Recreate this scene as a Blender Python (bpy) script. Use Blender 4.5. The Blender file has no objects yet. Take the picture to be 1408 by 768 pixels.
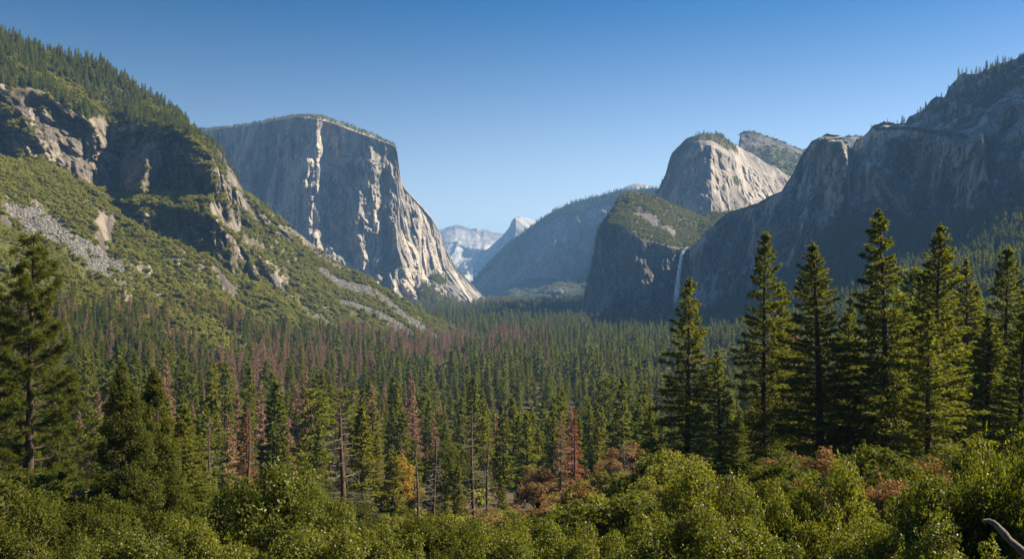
import bpy, math
import numpy as np
from mathutils import Vector
from mathutils.bvhtree import BVHTree

sc = bpy.context.scene
COL = sc.collection
rng = np.random.default_rng(7)
F = 1219.0            # focal length in pixels of the 1408-wide photograph
CX, CY, HC = 704.0, 384.0, 130.0
SUN_AZ, SUN_EL = 80.0, 36.0

# ------------------------------------------------------------------ helpers
def sst(a, b, x):
    t = np.clip((np.asarray(x, float) - a) / (b - a), 0, 1)
    return t * t * (3 - 2 * t)

def _hash(ix, iy, iz, seed):
    h = (ix.astype(np.uint32) * np.uint32(374761393) + iy.astype(np.uint32) * np.uint32(668265263)
         + iz.astype(np.uint32) * np.uint32(2246822519) + np.uint32(seed * 3266489917 & 0xffffffff))
    h = (h ^ (h >> np.uint32(13))) * np.uint32(1274126177)
    h = h ^ (h >> np.uint32(16))
    return h.astype(np.float64) / 4294967295.0

def vnoise(x, y, z, seed=0):
    fx, fy, fz = np.floor(x), np.floor(y), np.floor(z)
    ix, iy, iz = fx.astype(np.int64), fy.astype(np.int64), fz.astype(np.int64)
    tx, ty, tz = x - fx, y - fy, z - fz
    tx = tx**3 * (tx * (6 * tx - 15) + 10); ty = ty**3 * (ty * (6 * ty - 15) + 10); tz = tz**3 * (tz * (6 * tz - 15) + 10)
    H = lambda a, b, c: _hash(ix + a, iy + b, iz + c, seed)
    x00 = H(0,0,0) * (1 - tx) + H(1,0,0) * tx; x10 = H(0,1,0) * (1 - tx) + H(1,1,0) * tx
    x01 = H(0,0,1) * (1 - tx) + H(1,0,1) * tx; x11 = H(0,1,1) * (1 - tx) + H(1,1,1) * tx
    return (x00 * (1 - ty) + x10 * ty) * (1 - tz) + (x01 * (1 - ty) + x11 * ty) * tz

def fbm(x, y, z, scale, octaves=5, seed=0, ridged=False, gain=0.5):
    """-1..1 noise; scale = metres of the largest feature (may be a 3-tuple)."""
    s = scale if isinstance(scale, tuple) else (scale,) * 3
    x, y, z = np.asarray(x, float) / s[0], np.asarray(y, float) / s[1], np.asarray(z, float) / s[2]
    tot = np.zeros(np.broadcast(x, y, z).shape); amp = 1.0; norm = 0.0
    for o in range(octaves):
        f = 2.03 ** o
        n = vnoise(x * f + 17.3 * o, y * f - 9.1 * o, z * f + 3.7 * o, seed + o) * 2 - 1
        if ridged: n = 1 - 2 * np.abs(n)
        tot += amp * n; norm += amp; amp *= gain
    return tot / norm * 1.4

def blocky(x, y, z, scale, n, seed):
    """stepped noise: flat joints broken by sharp edges"""
    q = fbm(x, y, z, scale, 4, seed) * n; f = np.floor(q)
    return (f + sst(0.78, 1.0, q - f)) / n

def pix(px, py, d):
    px, py, d = np.broadcast_arrays(np.asarray(px, float), np.asarray(py, float), np.asarray(d, float))
    return np.stack([(px - CX) / F * d, d, HC + (CY - py) / F * d], -1)

def mesh_np(name, V, Q, mats, mat_idx=None, smooth=False, tris=None):
    V = np.asarray(V, np.float32).reshape(-1, 3)
    me = bpy.data.meshes.new(name)
    me.vertices.add(len(V)); me.vertices.foreach_set('co', V.ravel())
    Q = np.asarray(Q, np.int32).reshape(-1, 4)
    T = np.zeros((0, 3), np.int32) if tris is None else np.asarray(tris, np.int32).reshape(-1, 3)
    li = np.concatenate([Q.ravel(), T.ravel()])
    me.loops.add(len(li)); me.loops.foreach_set('vertex_index', li)
    n = len(Q) + len(T)
    me.polygons.add(n)
    tot = np.concatenate([np.full(len(Q), 4, np.int32), np.full(len(T), 3, np.int32)])
    st = np.concatenate([[0], np.cumsum(tot)[:-1]]).astype(np.int32)
    me.polygons.foreach_set('loop_start', st)
    if mat_idx is not None: me.polygons.foreach_set('material_index', np.asarray(mat_idx, np.int32))
    if smooth: me.polygons.foreach_set('use_smooth', np.ones(n, bool))
    for m in (mats if isinstance(mats, (list, tuple)) else [mats]): me.materials.append(m)
    me.update(calc_edges=True)
    return me

def attr(me, name, a):
    me.attributes.new(name, 'FLOAT', 'POINT').data.foreach_set('value', np.asarray(a, np.float32).ravel())

def link(name, me, parent=None):
    o = bpy.data.objects.new(name, me); COL.objects.link(o)
    if parent is not None: o.parent = parent
    return o

def tag(o, label=None, cat=None, group=None, kind=None):
    if label: o['label'] = label
    if cat: o['category'] = cat
    if group: o['group'] = group
    if kind: o['kind'] = kind
    return o

def grid_quads(R, C):
    i = np.arange(R * C).reshape(R, C)
    return np.stack([i[:-1, :-1], i[1:, :-1], i[1:, 1:], i[:-1, 1:]], -1).reshape(-1, 4)

def grid_normals(P):
    du = np.gradient(P, axis=1); dv = np.gradient(P, axis=0)
    n = np.cross(dv, du); n /= np.linalg.norm(n, axis=-1, keepdims=True) + 1e-9
    return n * np.where(n[..., 2:3] < 0, -1, 1)

# ------------------------------------------------------------------ materials
class NT:
    def __init__(s, name):
        s.m = bpy.data.materials.new(name); s.m.use_nodes = True
        s.t = s.m.node_tree; s.t.nodes.clear()
        s.out = s.t.nodes.new('ShaderNodeOutputMaterial')
    def n(s, typ, ins=None, **kw):
        nd = s.t.nodes.new(typ)
        for k, v in kw.items(): setattr(nd, k, v)
        for k, v in (ins or {}).items():
            sock = nd.inputs[k]
            if hasattr(v, 'bl_rna') and isinstance(v, bpy.types.NodeSocket): s.t.links.new(v, sock)
            else: sock.default_value = v
        return nd
    def noise(s, vec, scale, detail=6, rough=0.55, dist=0.0):
        return s.n('ShaderNodeTexNoise', {'Vector': vec, 'Scale': scale, 'Detail': detail, 'Roughness': rough, 'Distortion': dist}).outputs[0]
    def map(s, vec, scale):
        return s.n('ShaderNodeVectorMath', {0: vec, 1: scale}, operation='MULTIPLY').outputs[0]
    def rng(s, v, a, b, c=0.0, d=1.0, smooth=True):
        nd = s.n('ShaderNodeMapRange', {'Value': v, 'From Min': a, 'From Max': b, 'To Min': c, 'To Max': d})
        if smooth: nd.interpolation_type = 'SMOOTHSTEP'
        return nd.outputs[0]
    def mix(s, f, a, b, bt='MIX'):
        nd = s.t.nodes.new('ShaderNodeMix'); nd.data_type = 'RGBA'; nd.blend_type = bt
        for k, v in ((0, f), (6, a), (7, b)):
            if isinstance(v, bpy.types.NodeSocket): s.t.links.new(v, nd.inputs[k])
            else: nd.inputs[k].default_value = (v if k == 0 else (*v, 1.0) if len(v) == 3 else v)
        return nd.outputs[2]
    def math(s, op, a, b=0.0):
        return s.n('ShaderNodeMath', {0: a, 1: b}, operation=op).outputs[0]
    def attr(s, name):
        return s.n('ShaderNodeAttribute', attribute_name=name).outputs['Fac']
    def done(s, shader):
        s.t.links.new(shader, s.out.inputs['Surface']); return s.m

def rock_mat(name, cA, cB, tan=(0.36, 0.25, 0.15), k=1.0, streak=0.6, tanamt=0.35, veg=(0.05, 0.065, 0.018), veg2=(0.10, 0.105, 0.03), talus=False, bump=1.0):
    """granite; k = size factor (bigger for far walls). Attributes veg / talus choose what covers the rock."""
    N = NT(name)
    pos = N.n('ShaderNodeNewGeometry').outputs['Position']
    big = N.noise(pos, 0.006 / k, 5)
    col = N.mix(N.rng(big, 0.35, 0.65), cA, cB)
    st = N.noise(N.map(pos, (1, 1, 0.10)), 0.022 / k, 7, 0.62, 0.6)
    col = N.mix(N.math('MULTIPLY', N.rng(st, 0.50, 0.60), streak), col, tuple(c * 0.34 for c in cA))
    st2 = N.noise(N.map(pos, (1.3, 1, 0.16)), 0.013 / k, 6, 0.6, 0.5)
    col = N.mix(N.math('MULTIPLY', N.rng(st2, 0.54, 0.7), tanamt), col, tan)
    pale = N.noise(N.map(pos, (1, 1, 0.3)), 0.05 / k, 6, 0.7)
    col = N.mix(N.math('MULTIPLY', N.rng(pale, 0.52, 0.75), 0.5), col, tuple(min(0.6, c * 1.5) for c in cB))
    pt = N.noise(N.map(pos, (1, 1, 0.5)), 0.017 / k, 8, 0.68, 0.8)
    col = N.mix(N.math('MULTIPLY', N.rng(pt, 0.44, 0.54, 1.0, 0.0), 0.6), col, tuple(c * 0.45 for c in cA))
    slab = N.noise(N.map(pos, (1, 1, 0.45)), 0.009 / k, 9, 0.7, 1.2)
    col = N.mix(N.math('MULTIPLY', N.rng(slab, 0.50, 0.56), 0.75), col, tuple(min(0.5, c * 1.35) for c in cB))
    ck = N.noise(N.map(pos, (1, 1, 0.14)), 0.028 / k, 4, 0.5, 1.2)
    ck = N.rng(N.math('ABSOLUTE', N.math('SUBTRACT', ck, 0.5)), 0.0, 0.014, 1.0, 0.0)
    col = N.mix(N.math('MULTIPLY', ck, 0.55), col, tuple(c * 0.22 for c in cA))
    fine = N.noise(N.map(pos, (1, 1, 0.22)), 0.12 / k, 7, 0.75, 0.3)
    col = N.mix(N.math('MULTIPLY', N.rng(fine, 0.50, 0.62), 0.5), col, tuple(c * 0.4 for c in cA))
    if talus:
        tv = N.n('ShaderNodeTexVoronoi', {'Vector': pos, 'Scale': 0.28}, feature='F1')
        tcol = N.mix(N.n('ShaderNodeSeparateColor', {0: tv.outputs['Color']}).outputs[0], (0.09, 0.088, 0.085), (0.23, 0.225, 0.215))
        tcol = N.mix(N.rng(tv.outputs['Distance'], 0.3, 0.75), tcol, (0.04, 0.038, 0.034))
        te = N.math('ADD', N.attr('talus'), N.math('MULTIPLY', N.math('SUBTRACT', N.noise(pos, 0.05, 6, 0.7), 0.5), 0.5))
        tm = N.rng(te, 0.45, 0.55)
    vn = N.noise(pos, 0.10 / k, 6, 0.7)
    vcol = N.mix(N.rng(vn, 0.35, 0.65), veg, veg2)
    vs = N.noise(pos, 0.5 / k, 4, 0.7)
    vcol = N.mix(N.math('MULTIPLY', N.rng(vs, 0.5, 0.6), 0.6), vcol, tuple(c * 0.35 for c in veg))
    ve = N.math('ADD', N.attr('veg'), N.math('MULTIPLY', N.math('SUBTRACT', N.noise(pos, 0.035 / k, 8, 0.72), 0.5), 0.9))
    vm = N.rng(ve, 0.45, 0.56)
    col = N.mix(vm, col, vcol)
    if talus: col = N.mix(tm, col, tcol)
    h = N.math('ADD', N.noise(N.map(pos, (1, 1, 0.35)), 0.05 / k, 9, 0.68), N.math('MULTIPLY', fine, 0.30))
    bmp = N.n('ShaderNodeBump', {'Height': h, 'Distance': 14.0 * k * bump, 'Strength': 0.8}).outputs[0]
    if talus:
        b2 = N.n('ShaderNodeBump', {'Height': tv.outputs['Distance'], 'Distance': -1.6, 'Strength': tm, 'Normal': bmp}).outputs[0]
        bmp = b2
    b = N.n('ShaderNodeBsdfPrincipled', {'Base Color': col, 'Roughness': 0.85, 'Normal': bmp})
    b.inputs['Specular IOR Level'].default_value = 0.2
    return N.done(b.outputs[0])

def leaf_mat(name, cA, cB, trans=0.35, rough=0.5, var=0.35, spec=0.4, scale=0.5, tcol=None):
    """foliage: colour varies per plant and inside the plant, light passes through the leaves."""
    N = NT(name)
    tc = N.n('ShaderNodeTexCoord').outputs['Object']
    rnd = N.n('ShaderNodeObjectInfo').outputs['Random']
    isl = N.n('ShaderNodeNewGeometry').outputs['Random Per Island']
    f = N.math('ADD', N.math('MULTIPLY', rnd, 0.7), N.math('MULTIPLY', N.noise(tc, scale, 3), 0.3))
    col = N.mix(N.rng(f, 0.1, 0.75), cA, cB)
    col = N.mix(var, col, N.mix(isl, tuple(c * 0.45 for c in cA), tuple(min(1, c * 1.7) for c in cB)))
    b = N.n('ShaderNodeBsdfPrincipled', {'Base Color': col, 'Roughness': rough})
    b.inputs['Specular IOR Level'].default_value = spec
    tcl = N.mix(1.0, col, tcol or (1.65, 1.75, 0.5), 'MULTIPLY')
    tr = N.n('ShaderNodeBsdfTranslucent', {'Color': tcl})
    return N.done(N.n('ShaderNodeMixShader', {0: trans, 1: b.outputs[0], 2: tr.outputs[0]}).outputs[0])

def bark_mat(name, cA, cB):
    N = NT(name)
    tc = N.n('ShaderNodeTexCoord').outputs['Object']
    st = N.noise(N.map(tc, (6, 6, 0.8)), 1.0, 6, 0.7)
    col = N.mix(N.rng(st, 0.35, 0.65), cA, cB)
    bm = N.n('ShaderNodeBump', {'Height': st, 'Distance': 0.06}).outputs[0]
    b = N.n('ShaderNodeBsdfPrincipled', {'Base Color': col, 'Roughness': 0.9, 'Normal': bm})
    return N.done(b.outputs[0])

def ground_mat():
    N = NT('forest_soil')
    pos = N.n('ShaderNodeNewGeometry').outputs['Position']
    a = N.noise(pos, 0.04, 6, 0.6); b_ = N.noise(pos, 0.6, 6, 0.7); c = N.noise(pos, 3.0, 5, 0.7)
    col = N.mix(N.rng(a, 0.4, 0.6), (0.045, 0.045, 0.016), (0.085, 0.055, 0.025))
    col = N.mix(N.math('MULTIPLY', N.rng(b_, 0.45, 0.65), 0.7), col, (0.12, 0.06, 0.028))
    col = N.mix(N.math('MULTIPLY', N.rng(c, 0.5, 0.7), 0.5), col, (0.03, 0.028, 0.012))
    bm = N.n('ShaderNodeBump', {'Height': N.math('ADD', b_, N.math('MULTIPLY', c, 0.3)), 'Distance': 0.5}).outputs[0]
    b = N.n('ShaderNodeBsdfPrincipled', {'Base Color': col, 'Roughness': 0.95, 'Normal': bm})
    return N.done(b.outputs[0])

def stone_mat():
    N = NT('boulder_granite')
    tc = N.n('ShaderNodeTexCoord').outputs['Object']
    rnd = N.n('ShaderNodeObjectInfo').outputs['Random']
    n1 = N.noise(tc, 1.6, 7, 0.65)
    col = N.mix(rnd, (0.10, 0.097, 0.093), (0.26, 0.25, 0.238))
    col = N.mix(N.math('MULTIPLY', N.rng(n1, 0.45, 0.65), 0.6), col, (0.12, 0.115, 0.1))
    bm = N.n('ShaderNodeBump', {'Height': n1, 'Distance': 0.3}).outputs[0]
    b = N.n('ShaderNodeBsdfPrincipled', {'Base Color': col, 'Roughness': 0.9, 'Normal': bm})
    return N.done(b.outputs[0])

M = {}
M['soil'] = ground_mat()
M['stone'] = stone_mat()
M['hill'] = rock_mat('hillside_rock', (0.10, 0.088, 0.074), (0.215, 0.19, 0.158), k=0.6, streak=0.5, tanamt=0.3, tan=(0.22, 0.15, 0.09), talus=True, veg=(0.065, 0.072, 0.014), veg2=(0.11, 0.112, 0.024))
M['granite'] = rock_mat('pale_granite', (0.19, 0.182, 0.174), (0.37, 0.335, 0.285), k=1.6, streak=0.5, tanamt=0.3, tan=(0.40, 0.33, 0.25))
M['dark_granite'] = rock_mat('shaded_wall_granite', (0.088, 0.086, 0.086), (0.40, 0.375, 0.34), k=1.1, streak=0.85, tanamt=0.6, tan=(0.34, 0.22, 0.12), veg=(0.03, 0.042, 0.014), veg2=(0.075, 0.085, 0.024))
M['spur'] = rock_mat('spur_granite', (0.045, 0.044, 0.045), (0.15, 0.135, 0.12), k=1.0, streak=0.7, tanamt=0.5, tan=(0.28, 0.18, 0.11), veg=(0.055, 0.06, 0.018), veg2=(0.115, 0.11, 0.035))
M['dome'] = rock_mat('dome_granite', (0.16, 0.15, 0.14), (0.34, 0.31, 0.27), k=1.5, streak=0.35, tanamt=0.4, tan=(0.40, 0.27, 0.18), veg=(0.05, 0.06, 0.018), veg2=(0.10, 0.10, 0.03))
M['far'] = rock_mat('far_granite', (0.11, 0.112, 0.115), (0.20, 0.196, 0.19), k=2.5, streak=0.5, tanamt=0.2, veg=(0.04, 0.052, 0.02), veg2=(0.08, 0.085, 0.03))
M['alp'] = rock_mat('alpine_granite', (0.26, 0.255, 0.25), (0.40, 0.385, 0.36), k=5.0, streak=0.35, tanamt=0.15, bump=0.7)
M['bark'] = bark_mat('conifer_bark', (0.026, 0.017, 0.011), (0.07, 0.042, 0.028))
M['greybark'] = bark_mat('weathered_wood', (0.09, 0.08, 0.07), (0.22, 0.20, 0.18))
M['deadbark'] = bark_mat('dead_bark', (0.04, 0.025, 0.018), (0.13, 0.075, 0.05))
M['fir'] = leaf_mat('fir_needles', (0.075, 0.095, 0.020), (0.14, 0.148, 0.028), trans=0.45, rough=0.65, spec=0.15)
M['firlit'] = leaf_mat('tall_fir_needles', (0.072, 0.082, 0.018), (0.115, 0.117, 0.024), trans=0.48, rough=0.65, spec=0.15, scale=0.15)
M['pine'] = leaf_mat('pine_needles', (0.060, 0.078, 0.014), (0.088, 0.10, 0.017), trans=0.48, rough=0.6, spec=0.2)
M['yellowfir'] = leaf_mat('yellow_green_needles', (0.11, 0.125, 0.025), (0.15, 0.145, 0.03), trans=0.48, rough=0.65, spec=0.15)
M['deadneedle'] = leaf_mat('dead_needles', (0.22, 0.155, 0.105), (0.30, 0.215, 0.155), trans=0.3, spec=0.1, rough=0.7, tcol=(1.5, 1.1, 0.8))
M['rust'] = leaf_mat('rust_needles', (0.20, 0.095, 0.045), (0.24, 0.13, 0.06), trans=0.4, spec=0.1, rough=0.7, tcol=(1.6, 1.1, 0.6))
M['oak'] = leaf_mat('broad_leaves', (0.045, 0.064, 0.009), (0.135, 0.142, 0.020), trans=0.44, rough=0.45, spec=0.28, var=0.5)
M['darkshadeoak'] = leaf_mat('dark_shaded_broad_leaves', (0.048, 0.058, 0.009), (0.076, 0.086, 0.013), trans=0.42, rough=0.6, spec=0.12)  # low albedo also stands in for shade on the left foreground plants
M['goldleaf'] = leaf_mat('golden_leaves', (0.24, 0.15, 0.03), (0.28, 0.19, 0.04), trans=0.45, spec=0.2)
M['brownleaf'] = leaf_mat('brown_leaves', (0.16, 0.112, 0.046), (0.23, 0.165, 0.068), trans=0.4, spec=0.15, tcol=(1.6, 1.2, 0.7))
M['redleaf'] = leaf_mat('red_leaves', (0.12, 0.05, 0.042), (0.16, 0.075, 0.06), trans=0.35, spec=0.15, tcol=(1.6, 0.9, 0.7))
M['brush'] = leaf_mat('brush_leaves', (0.125, 0.135, 0.022), (0.195, 0.19, 0.036), trans=0.35, rough=0.65, spec=0.15, var=0.4, scale=0.3)

# ------------------------------------------------------------------ ground
def ground_z(x, y):
    x = np.asarray(x, float); y = np.asarray(y, float)
    ky = [-400, -60, 0, 8, 20, 30, 45, 60, 80, 104, 156, 200, 250, 400, 533, 800, 1000, 2000, 20000]
    kz = [140, 130, 128.3, 126, 121, 118, 114.3, 110, 104, 97, 84.5, 75, 65, 40, 20, 5, 1, 0, 0]
    z = np.interp(y, ky, kz)
    z = z + 8.5 * sst(2, 20, x) * sst(40, 90, y) * (1 - sst(140, 330, y))
    z = z + 5.0 * sst(-15, -45, x) * sst(40, 90, y) * (1 - sst(140, 300, y))
    x0 = np.interp(y, [250, 500, 1500, 2200], [40, 50, 150, 300])
    z = z + 0.15 * np.maximum(0, -x - x0) * sst(200, 480, y)
    x1 = np.interp(y, [300, 900, 1300, 2200, 3000, 4000], [120, 150, 250, 480, 700, 1500])
    z = z + 0.19 * np.maximum(0, x - x1) * sst(200, 600, y)
    z = z + fbm(x, y, 0 * x, 90, 4, 3) * 3.0 * sst(60, 400, y) + fbm(x, y, 0 * x, 7, 3, 5) * 0.5 * sst(12, 30, y)
    return z

yy = np.concatenate([np.linspace(-400, -10, 14), np.linspace(0, 260, 150), np.geomspace(265, 16500, 170)])
uu = np.linspace(-1, 1, 261); uu = np.sign(uu) * np.abs(uu) ** 1.15
GX = uu[None, :] * (420 + 0.85 * np.maximum(yy, 0))[:, None]
GY = np.repeat(yy[:, None], len(uu), 1)
GP = np.stack([GX, GY, ground_z(GX, GY)], -1)
me = mesh_np('ground', GP, grid_quads(*GX.shape), M['soil'], smooth=True)
tag(link('ground', me), kind='structure')

# ------------------------------------------------------------------ mountains
def mountain(name, pxs, lines, nsub, mat, depth=None, back=((40, 6), (200, 60), (600, 350)), ray_noise=None, z_noise=None,
             crest_jit=(1.0, 12.0), veg=None, extra=None, seed=1, skirt=60, kind='structure', steep=None, label=None, cat=None):
    """A solid ridge: rows between control lines (px, py, distance), crest first, then a back side behind it."""
    pxs = np.asarray(pxs, float); C = len(pxs)
    L = []
    for ln in lines:
        a = np.array(ln, float)
        L.append((np.interp(pxs, a[:, 0], a[:, 1]), np.interp(pxs, a[:, 0], a[:, 2])))
    rp, rd, rv = [], [], []
    for i in range(len(L) - 1):
        n = nsub[i]
        for j in range(n):
            t = j / n
            rp.append(L[i][0] * (1 - t) + L[i + 1][0] * t); rd.append(L[i][1] * (1 - t) + L[i + 1][1] * t); rv.append(i + t)
    rp.append(L[-1][0]); rd.append(L[-1][1]); rv.append(len(L) - 1)
    py, d, v = np.array(rp), np.array(rd), np.array(rv)
    px = np.repeat(pxs[None, :], len(py), 0); vv = np.repeat(v[:, None], C, 1)
    P0 = pix(px, py, d)
    sc_px = d / F
    j = fbm(P0[..., 0], P0[..., 1], 0 * d, crest_jit[1] * sc_px.mean(), 5, seed + 50)
    amp = crest_jit[0] if len(crest_jit) < 3 else np.interp(px, *crest_jit[2])
    py = py + j * amp * np.clip(1 - vv * 1.5, 0, 1)
    if depth is not None: d = d + depth(px, py, vv)
    P0 = pix(px, py, d)
    if ray_noise is not None:
        d = d + ray_noise(P0[..., 0], P0[..., 1], P0[..., 2], vv, px, py) * np.clip(0.15 + vv * 3, 0, 1)
    P = pix(px, py, d)
    if z_noise is not None: P[..., 2] += z_noise(P[..., 0], P[..., 1], P[..., 2], vv, px, py) * np.clip(0.1 + vv * 3, 0, 1)
    nrm = grid_normals(P)
    sk = P[-1].copy(); sk[:, 2] -= skirt
    bk = []
    for (dd, dz) in reversed(back):
        b = P[0].copy(); k = 1 + dd / b[:, 1]; b[:, 0] *= k; b[:, 1] *= k
        b[:, 2] = np.maximum(HC + (P[0][:, 2] - HC) * k - dz, -80); bk.append(b)
    full = np.concatenate([np.array(bk), P, sk[None]], 0)
    me = mesh_np(name, full, grid_quads(*full.shape[:2]), mat, smooth=True)
    nb = len(bk)
    vg = np.zeros(px.shape) if veg is None else veg(px, py, vv, nrm, P)
    pad = lambda a: np.concatenate([np.repeat(a[:1], nb, 0), a, a[-1:]], 0)
    attr(me, 'veg', pad(vg))
    if extra is not None:
        for k_, f_ in extra.items(): attr(me, k_, pad(f_(px, py, vv, nrm, P)))
    o = link(name, me); tag(o, label, cat, kind=kind)
    return dict(P=P, px=px, py=py, v=vv, n=nrm, veg=vg, full=full, obj=o)

def rib(px, py, pts, wl):
    """buttress standing out of a wall: gentle on its left, quick on its right. pts: (py, px, width right, height m)"""
    a = np.array(pts, float)
    xr = np.interp(py, a[:, 0], a[:, 1]); wr = np.interp(py, a[:, 0], a[:, 2]); am = np.interp(py, a[:, 0], a[:, 3])
    s = px - xr
    f = np.where(s < 0, np.clip(1 + s / wl, 0, 1), np.clip(1 - s / wr, 0, 1))
    inside = sst(a[0, 0] - 6, a[0, 0] + 6, py)
    return -am * f * inside

def pl_dist(px, py, pts):
    """distance in the px,py chart to a polyline with per-point half widths -> 1 on the line, 0 at the width"""
    best = np.full(px.shape, -9.0)
    for (x0, y0, w0), (x1, y1, w1) in zip(pts[:-1], pts[1:]):
        dx, dy = x1 - x0, y1 - y0
        t = np.clip(((px - x0) * dx + (py - y0) * dy) / (dx * dx + dy * dy), 0, 1)
        dist = np.hypot(px - x0 - t * dx, py - y0 - t * dy)
        best = np.maximum(best, 1 - dist / (w0 + t * (w1 - w0)))
    return best

# --- left hillside
HL = [
 [(-260,-60,1450),(0,46,1550),(30,58,1570),(62,72,1600),(100,80,1640),(140,86,1680),(158,100,1690),(200,130,1730),(250,165,1780),(275,190,1790),(300,205,1795),(318,232,1820),(335,262,1850),(370,288,1880),(400,313,1900),(470,363,1950),(560,418,2020),(640,460,2100),(700,480,2150)],
 [(-260,90,1250),(0,138,1330),(60,148,1400),(110,165,1470),(150,190,1550),(240,183,1570),(290,208,1610),(335,270,1780),(400,324,1850),(470,375,1900),(560,428,1980),(640,466,2080),(700,482,2140)],
 [(-260,230,1180),(0,232,1260),(60,232,1345),(110,245,1420),(150,256,1490),(200,268,1485),(290,272,1510),(330,302,1700),(400,342,1810),(470,389,1860),(560,435,1950),(640,468,2070),(700,484,2130)],
 [(-260,250,1100),(0,252,1160),(110,264,1340),(150,272,1420),(200,284,1420),(290,300,1460),(330,325,1650),(400,360,1750),(470,405,1800),(560,445,1900),(640,470,2050),(700,486,2120)],
 [(-260,290,1000),(0,284,1050),(110,290,1240),(150,302,1320),(200,332,1345),(290,372,1400),(330,387,1550),(400,405,1640),(470,430,1720),(560,455,1850),(640,473,2030),(700,488,2110)],
 [(-260,480,460),(0,470,620),(100,450,740),(200,445,890),(300,445,1080),(400,455,1300),(470,462,1480),(560,471,1700),(640,480,1980),(700,492,2090)],
 [(-260,640,300),(0,560,480),(200,520,700),(300,520,850),(400,510,1050),(470,502,1250),(560,497,1500),(640,497,1850),(700,502,2060)],
]
def cliffband(v, px):
    a = sst(0.85, 1.1, v) * (1 - sst(1.9, 2.2, v)) * (1 - sst(345, 420, px))
    b = sst(2.9, 3.1, v) * (1 - sst(3.9, 4.15, v)) * sst(100, 150, px) * (1 - sst(330, 420, px))
    return np.maximum(a, b)
def hill_ray(x, y, z, v, px, py):
    c = cliffband(v, px)
    near = np.clip((y - 500) / 800, 0.1, 1)
    big = fbm(x, y, z, (150, 150, 260), 5, 11, True) * 55
    small = fbm(x, y, z, (34, 34, 50), 5, 12, True) * 16
    crag = np.clip(pl_dist(px, py, [(280,200,22),(315,245,24),(335,280,22),(365,320,20),(400,350,12)]) + .3, 0, 1)
    blk = fbm(x, y, z, (13, 13, 9), 3, 13) * 7
    lump = fbm(x, y, z, (60, 60, 60), 5, 14, True) * 26
    return c * (big + small * 1.4 + blk + blocky(x, y, z, (70, 70, 60), 4, 15) * 40 + blocky(x, y, z, (24, 24, 18), 3, 16) * 12) * near + crag * (lump + blk)
def hill_z(x, y, z, v, px, py):
    c = cliffband(v, px)
    taper = (1 - 0.85 * sst(420, 640, px))
    g = fbm(x + 0.55 * y, 0 * y, 0 * z, 120, 3, 21) * 14           # gullies running down the slope
    s = fbm(x, y, 0 * z, 130, 6, 22) * 16 + fbm(x, y, 0 * z, 30, 4, 23) * 3.5
    q = (py - 0.55 * px) + 26 * fbm(px, py, 0 * px, 110, 3, 24)
    lobes = (fbm(q, 0 * q, 0 * q + 3.3, 52, 2, 25, True) * 15 + fbm(px, py, 0 * q, (46, 30, 1), 3, 26) * 9) * sst(3.7, 4.3, v)
    return (s + g * (1 - c) + lobes) * taper * (1 - 0.6 * sst(4.8, 5.8, v)) * np.clip(y / 1200, 0.3, 1)
TAL = [
 [(10,294,8),(45,308,19),(90,329,19),(140,358,13),(194,389,4)],
 [(95,350,2),(150,376,3),(200,400,2.5),(240,414,2)],
 [(150,290,5),(185,302,5),(205,316,3)],
 [(400,402,2),(430,424,6),(465,440,8),(490,460,6)],
 [(440,362,3),(470,383,5),(520,410,5),(560,440,5.5),(605,468,4)],
 [(468,407,3),(505,428,4),(545,450,5.5),(572,468,5)],
 [(275,292,4),(284,312,4),(290,326,3)],
 [(372,372,4),(384,384,4),(392,392,2)],
]
def hill_talus(px, py, v, n, P):
    m = np.full(px.shape, -9.0)
    for t in TAL: m = np.maximum(m, pl_dist(px, py, t))
    return np.clip(0.5 + m * 0.9 + 0.22 * fbm(P[..., 0], P[..., 1], P[..., 2], 22, 3, 35), 0, 1)
def hill_veg(px, py, v, n, P):
    c = cliffband(v, px)
    nz = n[..., 2]
    patch = fbm(P[..., 0], P[..., 1], P[..., 2], 110, 5, 31)
    g = 0.2 + 1.0 * sst(0.52, 0.82, nz)
    lit = pl_dist(px, py, [(20,150,20),(60,175,30),(100,205,34),(125,240,26)])
    g = 0.25 * sst(310, 350, px) + g - (0.75 - 0.45 * sst(300, 345, px)) * c * (0.35 + 0.65 * sst(-0.3, 0.4, patch)) - 0.55 * np.clip(lit + 0.3, 0, 1)
    darkw = pl_dist(px, py, [(140,225,24),(200,222,34),(262,225,32)])
    g = g - 0.7 * np.clip(darkw + 0.5, 0, 1) * sst(-0.6, 0.0, patch)
    crag = pl_dist(px, py, [(285,200,14),(315,245,16),(335,275,10),(395,318,6)])
    g = g - 0.6 * np.clip(crag + 0.4, 0, 1) * sst(-0.4, 0.3, patch)
    return np.clip(g, 0, 1)
def hill_depth(px, py, v):
    w = sst(0.55, 0.95, v) * (1 - sst(4.1, 4.5, v))
    d = rib(px, py, [(120,288,70,150),(200,290,80,175),(262,296,90,110),(320,310,95,90),(380,330,90,60)], 150)
    d += rib(px, py, [(120,126,26,40),(200,128,26,60),(260,132,30,40)], 70)
    return d * w
hill = mountain('hillside', np.arange(-260, 701, 2.0), HL, [46, 60, 12, 52, 90, 24], M['hill'], depth=hill_depth,
                ray_noise=hill_ray, z_noise=hill_z, veg=hill_veg, extra={'talus': hill_talus}, seed=2, crest_jit=(1.6, 40),
                back=((30, 8), (150, 40), (500, 260), (900, 600)))
hill['talus'] = hill_talus(hill['px'], hill['py'], hill['v'], hill['n'], hill['P'])

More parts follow.
